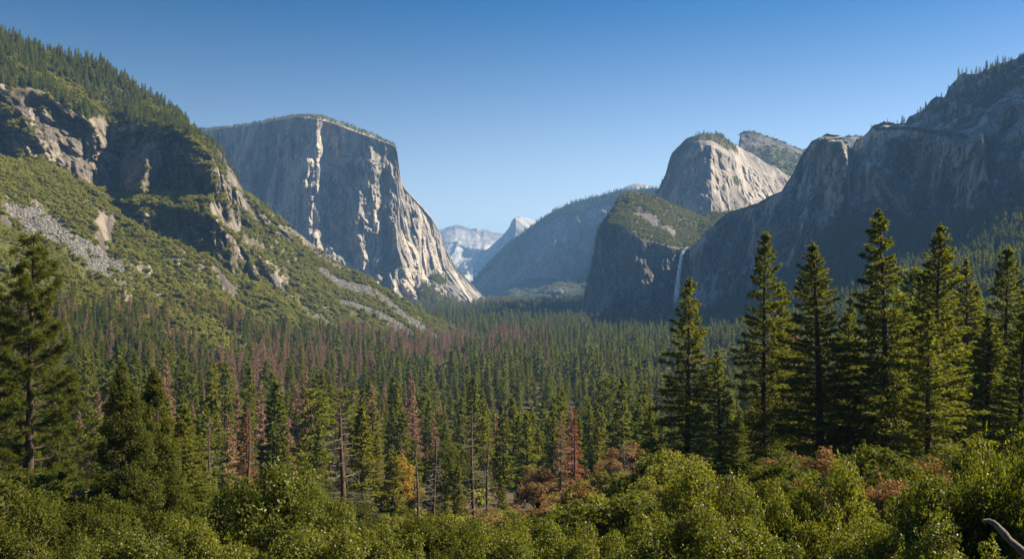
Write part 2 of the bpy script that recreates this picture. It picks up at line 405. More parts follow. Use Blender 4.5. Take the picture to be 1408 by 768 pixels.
# --- the pale monolith behind the hillside
def mono_depth(px, py, v):
    px = px + 5.0 * fbm(px * 0, py, px * 0, 38, 4, 46) + 3.0 * fbm(px, py, px * 0, 16, 3, 47)
    d = rib(px, py, [(150,438,26,62),(200,440,20,66),(260,434,19,85),(300,431,18,110),(330,430,30,150),(360,434,50,190),(396,438,80,230),(430,440,84,230)], 40)
    d += rib(px, py, [(262,494,3,25),(300,499,8,50),(340,516,13,60),(400,546,14,60),(430,560,10,50)], 22)
    d += rib(px, py, [(186,528,9,40),(280,530,11,45),(335,540,14,60),(400,566,10,60),(430,580,8,50)], 16)
    d += rib(px, py, [(200,462,4,18),(260,464,5,22),(330,470,4,12)], 10)
    d += rib(px, py, [(182,392,6,40),(260,396,8,60),(330,388,10,60),(400,380,10,60)], 34)
    d += rib(px, py, [(230,318,6,40),(300,322,9,50),(400,330,9,50)], 30)
    d += rib(px, py, [(200,508,6,30),(250,512,9,45),(300,520,8,40)], 14)
    d += rib(px, py, [(190,352,4,16),(300,356,5,20),(400,360,5,20)], 26)
    d += rib(px, py, [(285,575,8,40),(330,590,8,45),(378,600,6,40)], 9)
    return d * sst(0.4, 1.2, v) * (0.75 + 0.55 * fbm(px, py, 0 * px, (60, 26, 1), 4, 51))
def mono_ray(x, y, z, v, px, py):
    w = sst(0.8, 1.3, v)
    lower = sst(1.9, 2.1, v) * sst(570, 590, px)
    n1 = fbm(x, y, z, (120, 120, 620), 6, 41, True) * 38 + fbm(x, y, z, (260, 260, 420), 4, 45) * 62
    n2 = fbm(x, y, z, (36, 36, 90), 5, 42, True) * 15 + fbm(x + z * .35, y, z, (90, 90, 120), 4, 48, True) * 18
    n1 = n1 + blocky(x, y, z, (110, 110, 330), 4, 49) * 46 + blocky(x, y, z, (40, 40, 70), 3, 50) * 12
    n3 = fbm(x, y, z, (70, 70, 70), 5, 44, True) * 40
    return w * ((n1 + n2) * (1 - 0.5 * lower) + n3 * lower)
EC_T = [(150,186,4600),(268,178,4350),(300,176,4280),(340,171,4130),(380,163,3990),(410,158,3900),(436,157,3850),(445,159,3860),(480,172,3890),(520,187,3870),(543,199,3830),(546,207,3810),(551,246,3870),(556,258,3895),(575,278,4010),(592,297,4160),(604,318,4310),(614,345,4430),(628,368,4560),(640,380,4610),(655,398,4710),(672,415,4810),(700,428,4900)]
EC_R0 = [(150,200,4450),(268,188,4250),(300,186,4180),(340,182,4030),(380,175,3890),(410,170,3800),(436,168,3740),(446,170,3800),(480,181,3790),(520,194,3760),(543,203,3775),(546,211,3790),(551,249,3850),(556,261,3880),(575,281,4000),(592,299,4150),(604,320,4300),(614,346,4420),(628,369,4550),(640,382,4600),(655,399,4700),(672,416,4800),(700,429,4890)]
EC_R = [(p, np.interp(p, [q[0] for q in EC_T], [q[1] for q in EC_T]) * (.8 if p < 430 else .25) + y * (.2 if p < 430 else .75), d_) for p, y, d_ in EC_R0]
EC_M = [(150,400,4380),(268,400,4130),(340,400,3900),(436,398,3640),(446,398,3700),(500,402,3690),(545,408,3650),(575,414,3680),(580,384,3880),(600,372,4080),(615,371,4290),(630,376,4480),(640,385,4560),(655,401,4680),(672,417,4785),(700,430,4880)]
EC_B = [(150,450,4000),(268,440,3900),(436,432,3560),(500,432,3560),(545,430,3540),(575,428,3560),(585,424,3580),(600,422,3700),(620,421,3850),(640,421,4050),(655,421,4250),(672,421,4500),(700,432,4750)]
mono = mountain('cliff', np.concatenate([np.arange(150, 262, 4.0), np.arange(262, 701, 1.0)]), [EC_T, EC_R, EC_M, EC_B], [16, 250, 60], M['granite'], depth=mono_depth, ray_noise=mono_ray,
                seed=5, crest_jit=(0.9, 14), back=((60, 4), (400, 60), (1500, 500), (1800, 1000)),
                veg=lambda px, py, v, n, P: np.clip(0.52 * (1 - sst(0.55, 0.95, v)) * (1 - sst(545, 552, px)) + 1.3 * np.clip(pl_dist(px, py, [(582,402,16),(600,420,26),(640,428,14)]), 0, 1)
                    + 0.8 * np.clip(pl_dist(px, py, [(598,382,8),(608,386,8)]) + .2, 0, 1), 0, 1))

# --- right wall
RW = [
 [(944,442,2760),(946,400,2755),(948,342,2750),(970,318,2700),(1000,295,2650),(1040,280,2600),(1075,262,2560),(1090,240,2510),(1100,215,2490),(1115,193,2460),(1135,186,2440),(1158,190,2440),(1166,200,2470),(1169,208,2490),(1176,195,2460),(1200,171,2350),(1215,167,2310),(1245,165,2300),(1265,150,2350),(1300,133,2330),(1330,108,2330),(1355,90,2290),(1375,80,2260),(1408,69,2220),(1500,25,2100),(1750,0,1900)],
 [(944,443,2755),(946,402,2750),(948,345,2745),(970,322,2690),(1000,299,2640),(1040,284,2590),(1075,266,2550),(1090,244,2500),(1100,220,2475),(1115,198,2445),(1135,191,2420),(1158,195,2420),(1166,205,2450),(1169,212,2470),(1176,200,2440),(1200,177,2330),(1215,173,2290),(1245,172,2270),(1265,174,2220),(1300,178,2130),(1330,184,2060),(1355,176,2010),(1375,160,1990),(1408,140,1960),(1500,120,1850),(1750,80,1800)],
 [(944,446,2700),(950,438,2690),(1000,425,2560),(1060,395,2420),(1100,360,2360),(1135,325,2320),(1165,296,2330),(1200,300,2220),(1250,304,2140),(1300,308,2020),(1350,286,1900),(1408,270,1800),(1500,240,1680),(1750,200,1500)],
 [(944,455,2560),(1000,440,2300),(1100,425,2000),(1200,405,1700),(1300,400,1400),(1408,400,1150),(1500,410,1000),(1750,430,850)],
 [(944,470,2350),(1000,465,2000),(1100,452,1600),(1200,450,1300),(1300,450,1100),(1408,450,900),(1750,500,650)],
]
RW[1] = [(p, y, np.interp(p, [q[0] for q in RW[0]], [q[2] for q in RW[0]]) - 4 if p < 1246 else d_) for p, y, d_ in RW[1]]
def wall_depth(px, py, v):
    d = rib(px, py, [(190,1166,5,150),(240,1163,7,150),(300,1156,12,90),(330,1150,12,40)], 60)
    d += rib(px, py, [(215,1186,10,40),(250,1215,12,70),(285,1262,14,70),(310,1300,10,40)], 40)
    d += rib(px, py, [(262,1078,8,50),(300,1086,10,60),(345,1060,14,60),(400,1040,14,40)], 40)
    d += rib(px, py, [(168,1243,3,20),(230,1246,3,25),(300,1250,4,20)], 20)
    d += rib(px, py, [(176,1351,5,55),(230,1353,5,60),(290,1356,6,40)], 60)
    d += rib(px, py, [(280,1040,10,30),(330,1010,14,40),(420,980,14,30)], 30)
    d += rib(px, py, [(180,1300,4,18),(290,1306,4,18)], 26)
    return d * np.maximum(sst(0.9, 1.15, v), (px < 1246)) * (1 - sst(1.8, 2.1, v))
def wall_ray(x, y, z, v, px, py):
    w = sst(0.9, 1.2, v) * (1 - sst(1.95, 2.3, v))
    u = 1 - sst(0.8, 1.05, v)
    return w * (blocky(x, y, z, (130, 130, 300), 4, 67) * 80 + blocky(x + z * .3, y, z, (45, 45, 70), 3, 68) * 20 + fbm(x, y, z, (150, 150, 420), 6, 61, True) * 50 + fbm(x + z * .4, y, z, (60, 60, 130), 5, 66, True) * 26 + fbm(x, y, z, (22, 22, 45), 4, 62) * 8) + u * (fbm(x, y, z, 80, 5, 63, True) * 34 + fbm(x, y, z, 22, 4, 65) * 9)
def wall_z(x, y, z, v, px, py):
    return fbm(x, y, 0 * z, 140, 5, 64) * 18 * (sst(2.0, 2.3, v) + 0.7 * sst(1250, 1290, px) * (1 - sst(0.8, 1.0, v)))
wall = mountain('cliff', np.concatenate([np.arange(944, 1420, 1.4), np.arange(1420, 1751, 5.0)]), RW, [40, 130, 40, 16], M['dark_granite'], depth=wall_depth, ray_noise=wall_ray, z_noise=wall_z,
                seed=8, crest_jit=(6.5, 34, ((944, 1090, 1110, 1240, 1262, 1420, 1750), (3, 3, 8, 8, 17, 19, 20))), back=((40, 8), (300, 60), (1200, 300), (1600, 900)),
                veg=lambda px, py, v, n, P: np.clip(sst(1.93, 2.12, v) + (1 - sst(0.85, 1.02, v)) * sst(1248, 1270, px) * 0.24
                    + 0.7 * np.clip(pl_dist(px, py, [(1205,178,5),(1245,176,6),(1300,184,7),(1330,188,5)]) + .2, 0, 1), 0, 1))

# --- spur with the waterfall notch
SP = [
 [(780,446,3020),(792,436,3000),(801,425,2990),(806,396,2980),(818,345,2970),(822,318,2960),(838,290,3000),(850,270,3050),(865,263,3080),(900,268,3150),(930,283,3200),(960,295,3250),(1010,290,3300),(1070,300,3350)],
 [(780,447,3010),(792,438,2985),(801,428,2970),(806,400,2960),(818,352,2940),(822,324,2930),(838,308,2905),(850,311,2885),(865,318,2865),(880,328,2850),(900,335,2840),(918,339,2830),(930,342,2860),(940,341,2880),(950,344,2860),(1010,350,2900),(1070,360,2950)],
 [(780,452,2900),(806,444,2880),(850,442,2780),(900,440,2740),(918,438,2760),(930,437,2820),(945,436,2830),(960,440,2800),(1070,440,2800)],
 [(780,470,2600),(1070,470,2600)],
]
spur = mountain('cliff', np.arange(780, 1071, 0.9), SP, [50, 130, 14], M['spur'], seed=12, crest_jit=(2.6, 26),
    ray_noise=lambda x, y, z, v, px, py: sst(0.95, 1.2, v) * (blocky(x, y, z, (90, 90, 220), 4, 76) * 50 + fbm(x, y, z, (100, 100, 260), 6, 71, True) * 36 + fbm(x + z * .3, y, z, (45, 45, 90), 4, 75, True) * 14 + fbm(x, y, z, (20, 20, 50), 4, 72) * 6),
    z_noise=lambda x, y, z, v, px, py: (1 - sst(0.8, 1.0, v)) * (fbm(x, y, 0 * z, 90, 5, 73) * 13),
    veg=lambda px, py, v, n, P: np.clip((1 - sst(0.9, 1.03, v)) * (0.78 - 0.75 * np.clip(pl_dist(px, py, [(880,290,10),(900,305,12),(925,318,12)]) + .2, 0, 1)) + sst(1.9, 2.0, v) + 0.4 * sst(0.6, 0.8, n[..., 2])
        + 0.35 * sst(1.0, 1.4, v) * fbm(P[..., 0], P[..., 1], P[..., 2], 120, 4, 74), 0, 1))

# --- round dome behind the spur
DM = [
 [(885,285,3950),(895,274,3900),(906,261,3850),(915,243,3820),(922,216,3800),(930,203,3790),(945,188,3780),(962,183,3790),(985,186,3860),(1000,191,3920),(1025,204,4020),(1050,222,4080),(1080,240,4120),(1110,262,4160),(1160,290,4220)],
 [(885,288,3900),(895,279,3860),(906,267,3810),(915,252,3760),(930,228,3690),(945,212,3640),(962,200,3610),(978,200,3600),(1000,214,3720),(1025,232,3880),(1050,243,3990),(1080,254,4070),(1110,272,4130),(1160,300,4180)],
 [(885,310,3700),(915,318,3590),(945,318,3500),(978,312,3440),(1000,310,3540),(1025,305,3670),(1050,300,3800),(1080,292,3930),(1110,295,4020),(1160,310,4060)],
 [(885,340,3500),(978,340,3300),(1160,340,3800)],
]
dome = mountain('mountain', np.arange(885, 1161, 0.9), DM, [44, 120, 10], M['dome'], seed=15, crest_jit=(5.0, 26),
    depth=lambda px, py, v: (rib(px, py, [(196,996,16,70),(216,1004,20,60),(232,1008,16,20)], 16) + rib(px, py, [(214,1030,14,40),(240,1046,16,50),(262,1050,16,30)], 22) + rib(px, py, [(236,1004,16,40),(300,990,20,40)], 20)) * sst(.4, 1, v),
    ray_noise=lambda x, y, z, v, px, py: sst(0.3, 1.0, v) * (blocky(x + z * .5, y, z, (120, 120, 150), 4, 84) * 30 + fbm(x, y, z, (130, 130, 200), 5, 81, True) * 16 + fbm(x, y, z, (28, 28, 60), 4, 82) * 7),
    veg=lambda px, py, v, n, P: np.clip(0.62 * (1 - sst(0.5, 0.9, v)) * (1 - sst(1005, 1030, px)) + 0.5 * sst(0.25, 0.75, v) * fbm(P[..., 0], P[..., 1], P[..., 2], 150, 5, 83) + 0.5 * np.clip(pl_dist(px, py, [(1000,240,6),(1015,252,9),(1022,268,6)]) + .3, 0, 1) + 0.7 * sst(1.85, 2.0, v), 0, 1))

# --- wooded knoll behind the dome
KN = [
 [(1000,222,5050),(1015,203,4960),(1018,182,4950),(1030,179,4960),(1060,188,5000),(1085,199,5020),(1104,206,5040),(1130,200,5100),(1160,188,5150),(1176,186,5200),(1230,200,5300)],
 [(1000,226,4980),(1015,207,4900),(1018,203,4880),(1040,203,4880),(1062,200,4900),(1085,206,4950),(1104,213,4970),(1130,210,5000),(1176,200,5080),(1230,215,5200)],
 [(1000,262,4600),(1060,262,4450),(1110,262,4450),(1230,270,4700)],
 [(1000,300,4200),(1230,300,4300)],
]
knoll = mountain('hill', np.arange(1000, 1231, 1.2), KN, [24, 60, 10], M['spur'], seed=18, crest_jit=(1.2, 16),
    ray_noise=lambda x, y, z, v, px, py: (1 - sst(0.9, 1.2, v)) * fbm(x, y, z, 90, 4, 91, True) * 12,
    z_noise=lambda x, y, z, v, px, py: sst(0.9, 1.3, v) * fbm(x, y, 0 * z, 160, 5, 92) * 26,
    veg=lambda px, py, v, n, P: np.clip(sst(0.85, 1.05, v) * 0.85 + (1 - sst(0.1, 0.3, v)) * 0.6 - 0.4 * np.clip(pl_dist(px, py, [(1050,250,18),(1090,246,12)]), 0, 1), 0, 1))

# --- hazy middle mountain
FM = [
 [(636,404,7500),(655,381,7450),(668,366,7400),(682,351,7350),(700,334,7300),(730,311,7200),(760,290,7150),(800,275,7080),(850,262,7000),(880,259,6950),(912,260,6900),(980,262,6850)],
 [(636,406,7400),(655,388,7330),(682,362,7230),(700,348,7130),(730,326,7020),(760,306,6950),(800,294,6880),(850,284,6800),(912,282,6720),(980,282,6650)],
 [(636,412,7200),(655,405,7050),(682,398,6880),(700,394,6800),(730,388,6720),(760,384,6650),(800,380,6600),(850,378,6520),(980,378,6350)],
 [(636,422,6700),(700,421,6300),(760,420,6150),(800,420,6050),(980,420,5800)],
]
def fm_depth(px, py, v):
    d = rib(px, py, [(290,768,24,80),(330,770,30,110),(352,778,26,90),(385,790,24,60)], 46)
    d += rib(px, py, [(286,790,12,120),(340,800,16,180),(390,812,14,120)], 16)
    d += rib(px, py, [(330,745,10,110),(360,742,16,160),(392,720,20,100),(420,690,26,90)], 40)
    d += rib(px, py, [(375,790,30,120),(395,760,40,170),(420,715,50,170)], 34)
    d += rib(px, py, [(385,850,30,140),(398,825,40,180),(420,785,44,180)], 30)
    return d * 0.32 * sst(0.3, 1.0, v)
fmt = mountain('mountain', np.arange(636, 981, 1.0), FM, [40, 70, 40], M['far'], depth=fm_depth, seed=22, crest_jit=(1.2, 18), skirt=120,
    ray_noise=lambda x, y, z, v, px, py: sst(0.2, 1.0, v) * (blocky(x, y, z, (240, 240, 380), 4, 104) * 90 + fbm(x, y, z, (260, 260, 420), 5, 101, True) * 60 * (1 - sst(1.7, 2.2, v)) + fbm(x, y, z, (60, 60, 120), 4, 102) * 16),
    veg=lambda px, py, v, n, P: np.clip(0.75 * (1 - sst(0.6, 1.0, v)) + sst(1.8, 2.1, v) * 0.85 + 0.35 * sst(775, 735, px) + 0.6 * fbm(P[..., 0], P[..., 1], P[..., 2], 320, 5, 103), 0, 1))
# small pale summit, the split dome and the high range
mountain('mountain', np.arange(838, 931, 1.0), [
 [(838,275,8600),(852,262,8600),(864,255,8600),(875,252,8600),(888,254,8600),(900,260,8650),(912,268,8700),(930,280,8700)],
 [(838,290,8200),(930,290,8200)], [(838,310,7900),(930,310,7900)]], [24, 8], M['alp'], seed=25, crest_jit=(0.4, 10), skirt=300,
 ray_noise=lambda x, y, z, v, px, py: fbm(x, y, z, 200, 4, 111) * 30)
mountain('mountain', np.arange(650, 801, 0.8), [
 [(650,352,11400),(672,341,11300),(690,325,11200),(700,313,11150),(704,303,11150),(708,299,11150),(714,297.5,11200),(722,298.5,11300),(729,301,11420),(736,305,11500),(745,311.5,11560),(757,321,11600),(800,345,11800)],
 [(650,356,11000),(672,346,10900),(690,331,10800),(700,316,10740),(705,304,10720),(709,301,10700),(716,306,10700),(724,313,10720),(730,318,10900),(740,322,11100),(752,330,11200),(800,352,11400)],
 [(650,390,10300),(690,385,10250),(724,380,10300),(752,380,10600),(800,390,10700)], [(650,425,9300),(800,425,9300)]], [16, 60, 20], M['alp'], seed=27, crest_jit=(0.4, 10), skirt=400,
 ray_noise=lambda x, y, z, v, px, py: fbm(x, y, z, (220, 220, 500), 5, 121, True) * 45 * sst(0.7, 1.3, v))
def alp_depth(px, py, v):
    d = 0
    for (x0, y0, x1, y1, w, h) in ((622,312,600,345,16,420),(640,313,612,372,18,520),(655,318,640,352,14,380),(684,322,640,378,16,420),(668,330,650,392,14,300),(616,345,596,380,14,380)):
        d = d + rib(px, py, [(y0, x0, w, h * .5), ((y0 + y1) / 2, (x0 + x1) / 2, w * 1.2, h), (y1, x1, w, h * .6), (430, x1 - 20, w, h * .5)], w * 1.6)
    return d * sst(0.05, 0.5, v)
mountain('mountain', np.arange(556, 733, 0.8), [
 [(556,336,13600),(590,322,13500),(605,316,13500),(616,312,13500),(626,309,13500),(636,311,13500),(648,315,13500),(655,313,13500),(661,315,13500),(666,314,13500),(676,319,13500),(690,321,13500),(700,322,13500),(732,330,13500)],
 [(556,375,12400),(732,375,12400)], [(556,430,11200),(732,430,11200)]], [70, 40], M['alp'], depth=alp_depth, seed=29, crest_jit=(0.9, 10), skirt=500,
 ray_noise=lambda x, y, z, v, px, py: fbm(x, y, z, (420, 420, 500), 5, 131, True) * 150 * sst(0.1, 0.6, v))

# ------------------------------------------------------------------ waterfall
def water_mat():
    N = NT('falling_water')
    pos = N.n('ShaderNodeNewGeometry').outputs['Position']
    n = N.noise(N.map(pos, (1, 1, 0.06)), 0.5, 5, 0.7)
    col = N.mix(N.rng(n, 0.35, 0.65), (0.85, 0.87, 0.9), (0.96, 0.97, 0.98))
    b = N.n('ShaderNodeBsdfPrincipled', {'Base Color': col, 'Roughness': 0.6})
    t = N.n('ShaderNodeBsdfTransparent')
    n2 = N.noise(N.map(pos, (1, 1, 0.03)), 0.35, 5, 0.75)
    z = N.n('ShaderNodeSeparateXYZ', {0: pos}).outputs[2]
    f = N.math('ADD', N.rng(n2, 0.36, 0.50), N.rng(z, 35.0, 95.0, -1.0, 0.0))
    f = N.n('ShaderNodeClamp', {0: f}).outputs[0]
    return N.done(N.n('ShaderNodeMixShader', {0: f, 1: t.outputs[0], 2: b.outputs[0]}).outputs[0])
ts = np.linspace(0, 1, 60)
wc_px = np.interp(ts, [0, .04, .12, .45, 1], [945, 940, 937, 933, 928]); wc_py = 340.5 + ts * 88 - 1.0 * np.exp(-ts * 30)
wc_d = 2775 - 18 * np.sqrt(ts)
ww = np.interp(ts, [0, .06, .2, .6, 1], [6, 4.4, 5, 7, 11])
ring = []
for k in range(8):
    a = 2 * math.pi * k / 8
    w = ww * (1 + 0.35 * (vnoise(ts * 23 + k * 3.1, ts * 0, ts * 0, 9) - .5))
    p = pix(wc_px, wc_py, wc_d) + np.stack([np.cos(a) * w, np.sin(a) * w * 0.5, 0 * ts], -1)
    ring.append(p)
ring = np.array(ring + [ring[0]]).transpose(1, 0, 2)
tag(link('waterfall', mesh_np('waterfall', ring, grid_quads(*ring.shape[:2]), water_mat(), smooth=True)),
    'thin white waterfall dropping from a notch in the dark cliff', 'waterfall')

# ------------------------------------------------------------------ plant building blocks
def rot_z(v, a):
    c, s = np.cos(a), np.sin(a)
    return np.stack([v[..., 0] * c - v[..., 1] * s, v[..., 0] * s + v[..., 1] * c, v[..., 2]], -1)

def blades(c, u, n, length, width):
    """diamond leaves: centre c, long axis u, approx normal n (all (N,3)); returns verts, quads"""
    u = u / (np.linalg.norm(u, axis=1, keepdims=True) + 1e-9)
    s = np.cross(n, u); s /= np.linalg.norm(s, axis=1, keepdims=True) + 1e-9
    L = np.broadcast_to(length, (len(c),))[:, None]; W = np.broadcast_to(width, (len(c),))[:, None]
    nn = np.cross(u, s)
    V = np.stack([c - u * L * .5, c - s * W * .5 + nn * W * .12, c + u * L * .5, c + s * W * .5 + nn * W * .12], 1).reshape(-1, 3)
    return V, np.arange(len(V)).reshape(-1, 4)

def tube(path, rad, sides=6):
    path = np.asarray(path, float); rad = np.asarray(rad, float)
    t = np.gradient(path, axis=0); t /= np.linalg.norm(t, axis=1, keepdims=True) + 1e-9
    ref = np.where(np.abs(t[:, 2:3]) > 0.9, [[1., 0, 0]], [[0, 0, 1.]])
    a = np.cross(t, ref); a /= np.linalg.norm(a, axis=1, keepdims=True) + 1e-9
    b = np.cross(t, a)
    an = np.arange(sides) * 2 * np.pi / sides
    V = path[:, None] + rad[:, None, None] * (a[:, None] * np.cos(an)[None, :, None] + b[:, None] * np.sin(an)[None, :, None])
    n = len(path); i = np.arange(n * sides).reshape(n, sides); j = np.roll(i, -1, 1)
    return V.reshape(-1, 3), np.stack([i[:-1], j[:-1], j[1:], i[1:]], -1).reshape(-1, 4)

class Acc:
    def __init__(s): s.V, s.Q, s.n = [], [], 0
    def add(s, V, Q): s.V.append(V); s.Q.append(Q + s.n); s.n += len(V)
    def get(s): return np.concatenate(s.V), np.concatenate(s.Q)

def unit(r, n):
    v = r.normal(size=(n, 3)); return v / np.linalg.norm(v, axis=1, keepdims=True)

def conifer(seed, H=30.0, R=4.5, nb=90, base=0.12, per=60, leaf=(0.5, 0.16), up=0.15, droop=0.28, prof=0.85, tw=0.35, thick=0.22, bare=0.0, trunk_r=0.016, limb_sides=3, gap=0.0, stubs=True, nout=0.4):
    """returns (trunk V,Q), (crown V,Q). Layered boughs with needle sprays round a tapered trunk."""
    r = np.random.default_rng(seed)
    wood, fol = Acc(), Acc()
    hz = np.linspace(0, 1, 12)
    bend = r.normal(size=2) * 0.012 * H
    ax = np.stack([bend[0] * hz**2, bend[1] * hz**2, hz * H], -1)
    rad = H * trunk_r * (1 - hz)**0.8 + 0.02; rad[0] *= 1.3
    wood.add(*tube(ax, rad, 8))
    cs, us, ns = [], [], []
    az = r.uniform(0, 6.28)
    lop = r.uniform(0, 6.28); lopamt = r.uniform(0.05, 0.22)
    for i in range(nb):
        t = base + (1 - base) * ((i + r.uniform(0, 1)) / nb) ** 0.92
        if t > 0.985: t = 0.985
        az += 2.399 + r.normal() * 0.35
        if r.uniform() < gap: continue
        q = (t - base) / (1 - base)
        L = R * ((1 - q) ** prof * (0.55 + 0.45 * sst(0, 0.18, q)) + 0.03) * r.uniform(0.68, 1.18) * (1 + lopamt * np.cos(az - lop))
        s = np.linspace(0, 1, 6)
        a0 = up + 0.55 * q**2 + r.normal() * 0.07; b0 = -droop * (1.15 - q) * r.uniform(0.7, 1.3)
        bx = L * s; bz = L * (a0 * s + b0 * s**2 + 0.10 * s**4)
        p = np.stack([bx, 0 * bx, bz], -1); p = rot_z(p, az)
        o = np.array([np.interp(t, hz, ax[:, 0]), np.interp(t, hz, ax[:, 1]), t * H])
        p = p + o
        wood.add(*tube(p, (0.05 + 0.010 * L) * (1 - 0.8 * s) * (H / 30), limb_sides))
        if r.uniform() < bare: continue
        m = max(3, int(per * L / R * r.uniform(0.8, 1.2)))
        ss = r.uniform(0.12, 1.03, m) ** 0.8
        wid = tw * L * np.sin(np.clip(ss, 0, 1) * np.pi * 0.82 + 0.35) + 0.08
        off = r.uniform(-1, 1, m) * wid
        cz = L * (a0 * ss + b0 * ss**2 + 0.10 * ss**4) + r.normal(size=m) * thick * (0.4 + 0.3 * L / R) - 0.10 * np.abs(off)
        c = rot_z(np.stack([L * ss, off, cz], -1), az) + o
        u = rot_z(np.stack([0.9 + 0 * ss, off / (wid + 1e-6) * 0.9, 0.15 + r.normal(size=m) * 0.35], -1), az) + r.normal(size=(m, 3)) * 0.35
        n = np.array([np.cos(az) * nout, np.sin(az) * nout, 0.75]) + r.normal(size=(m, 3)) * (0.75 - 0.25 * nout)
        cs.append(c); us.append(u); ns.append(n)
    # leader
    m = max(4, per // 2)
    zz = r.uniform(0.93, 1.005, m)
    c = np.stack([np.interp(zz, hz, ax[:, 0]), np.interp(zz, hz, ax[:, 1]), zz * H], -1) + r.normal(size=(m, 3)) * np.array([.12, .12, 0]) * (1.02 - zz)[:, None] * 8
    cs.append(c); us.append(unit(r, m) + [0, 0, .8]); ns.append(unit(r, m))
    c, u, n = map(np.concatenate, (cs, us, ns))
    k = len(c)
    fol.add(*blades(c, u, n, leaf[0] * r.uniform(0.6, 1.35, k), leaf[1] * r.uniform(0.6, 1.35, k)))
    if stubs:
        for _ in range(8):
            t = r.uniform(0.03, base + 0.05); a = r.uniform(0, 6.28); l = r.uniform(0.4, 1.6) * H / 30
            s = np.linspace(0, 1, 3)
            p = np.stack([np.cos(a) * l * s, np.sin(a) * l * s, t * H - 0.2 * l * s], -1)
            wood.add(*tube(p, 0.04 * (1 - .8 * s), 3))
    return wood.get(), fol.get()

def pine_open(seed, H=30.0, R=7.0, nb=60):
    """long needled pine: upswept limbs carrying round tufts, gaps between"""
    r = np.random.default_rng(seed); wood, fol = Acc(), Acc()
    hz = np.linspace(0, 1, 12); bend = r.normal(size=2) * 0.01 * H
    ax = np.stack([bend[0] * hz**2, bend[1] * hz**2, hz * H], -1)
    wood.add(*tube(ax, H * 0.0155 * (1 - hz)**0.8 + 0.03, 8))
    az = 0; cs, us, ns = [], [], []
    for i in range(nb):
        t = 0.10 + 0.89 * ((i + r.uniform()) / nb) ** 0.95; t = min(t, 0.99); az += 2.399 + r.normal() * 0.4
        L = R * ((1 - t) ** 0.75 + 0.06) * r.uniform(0.65, 1.15)
        s = np.linspace(0, 1, 7); a0 = 0.05 + 0.7 * t**1.5; b0 = 0.28
        p = rot_z(np.stack([L * s, 0.05 * L * np.sin(s * 5 + i), L * (a0 * s - 0.25 * s * (1 - t) + b0 * s**2)], -1), az) + [np.interp(t, hz, ax[:, 0]), np.interp(t, hz, ax[:, 1]), t * H]
        wood.add(*tube(p, (0.05 + 0.012 * L) * (1 - .75 * s), 4))
        nt = max(3, int(4.5 * L))
        for j in range(nt):
            sj = r.uniform(0.25, 1.0); side = r.normal() * 0.30 * L * (1.15 - sj)
            k = int(np.clip(sj * 6, 0, 5)); f = sj * 6 - k
            o = p[k] * (1 - f) + p[k + 1] * f
            d = rot_z(np.array([0.4 * abs(side), side, 0.25 * abs(side) + r.normal() * 0.2]), az)
            tip = o + d
            wood.add(*tube(np.array([o, o * .5 + tip * .5 + [0, 0, -.05], tip]), [0.04, 0.03, 0.02], 3))
            m = 70; dirs = unit(r, m) * [1, 1, 0.75] + [0, 0, 0.35] + d / (np.linalg.norm(d) + .3) * 0.5
            dirs /= np.linalg.norm(dirs, axis=1, keepdims=True)
            cs.append(tip + dirs * r.uniform(0.16, 0.42, (m, 1)) * 1.1); us.append(dirs); ns.append(unit(r, m))
    c, u, n = map(np.concatenate, (cs, us, ns))
    fol.add(*blades(c, u, n, r.uniform(0.3, 0.55, len(c)), r.uniform(0.05, 0.09, len(c))))
    return wood.get(), fol.get()

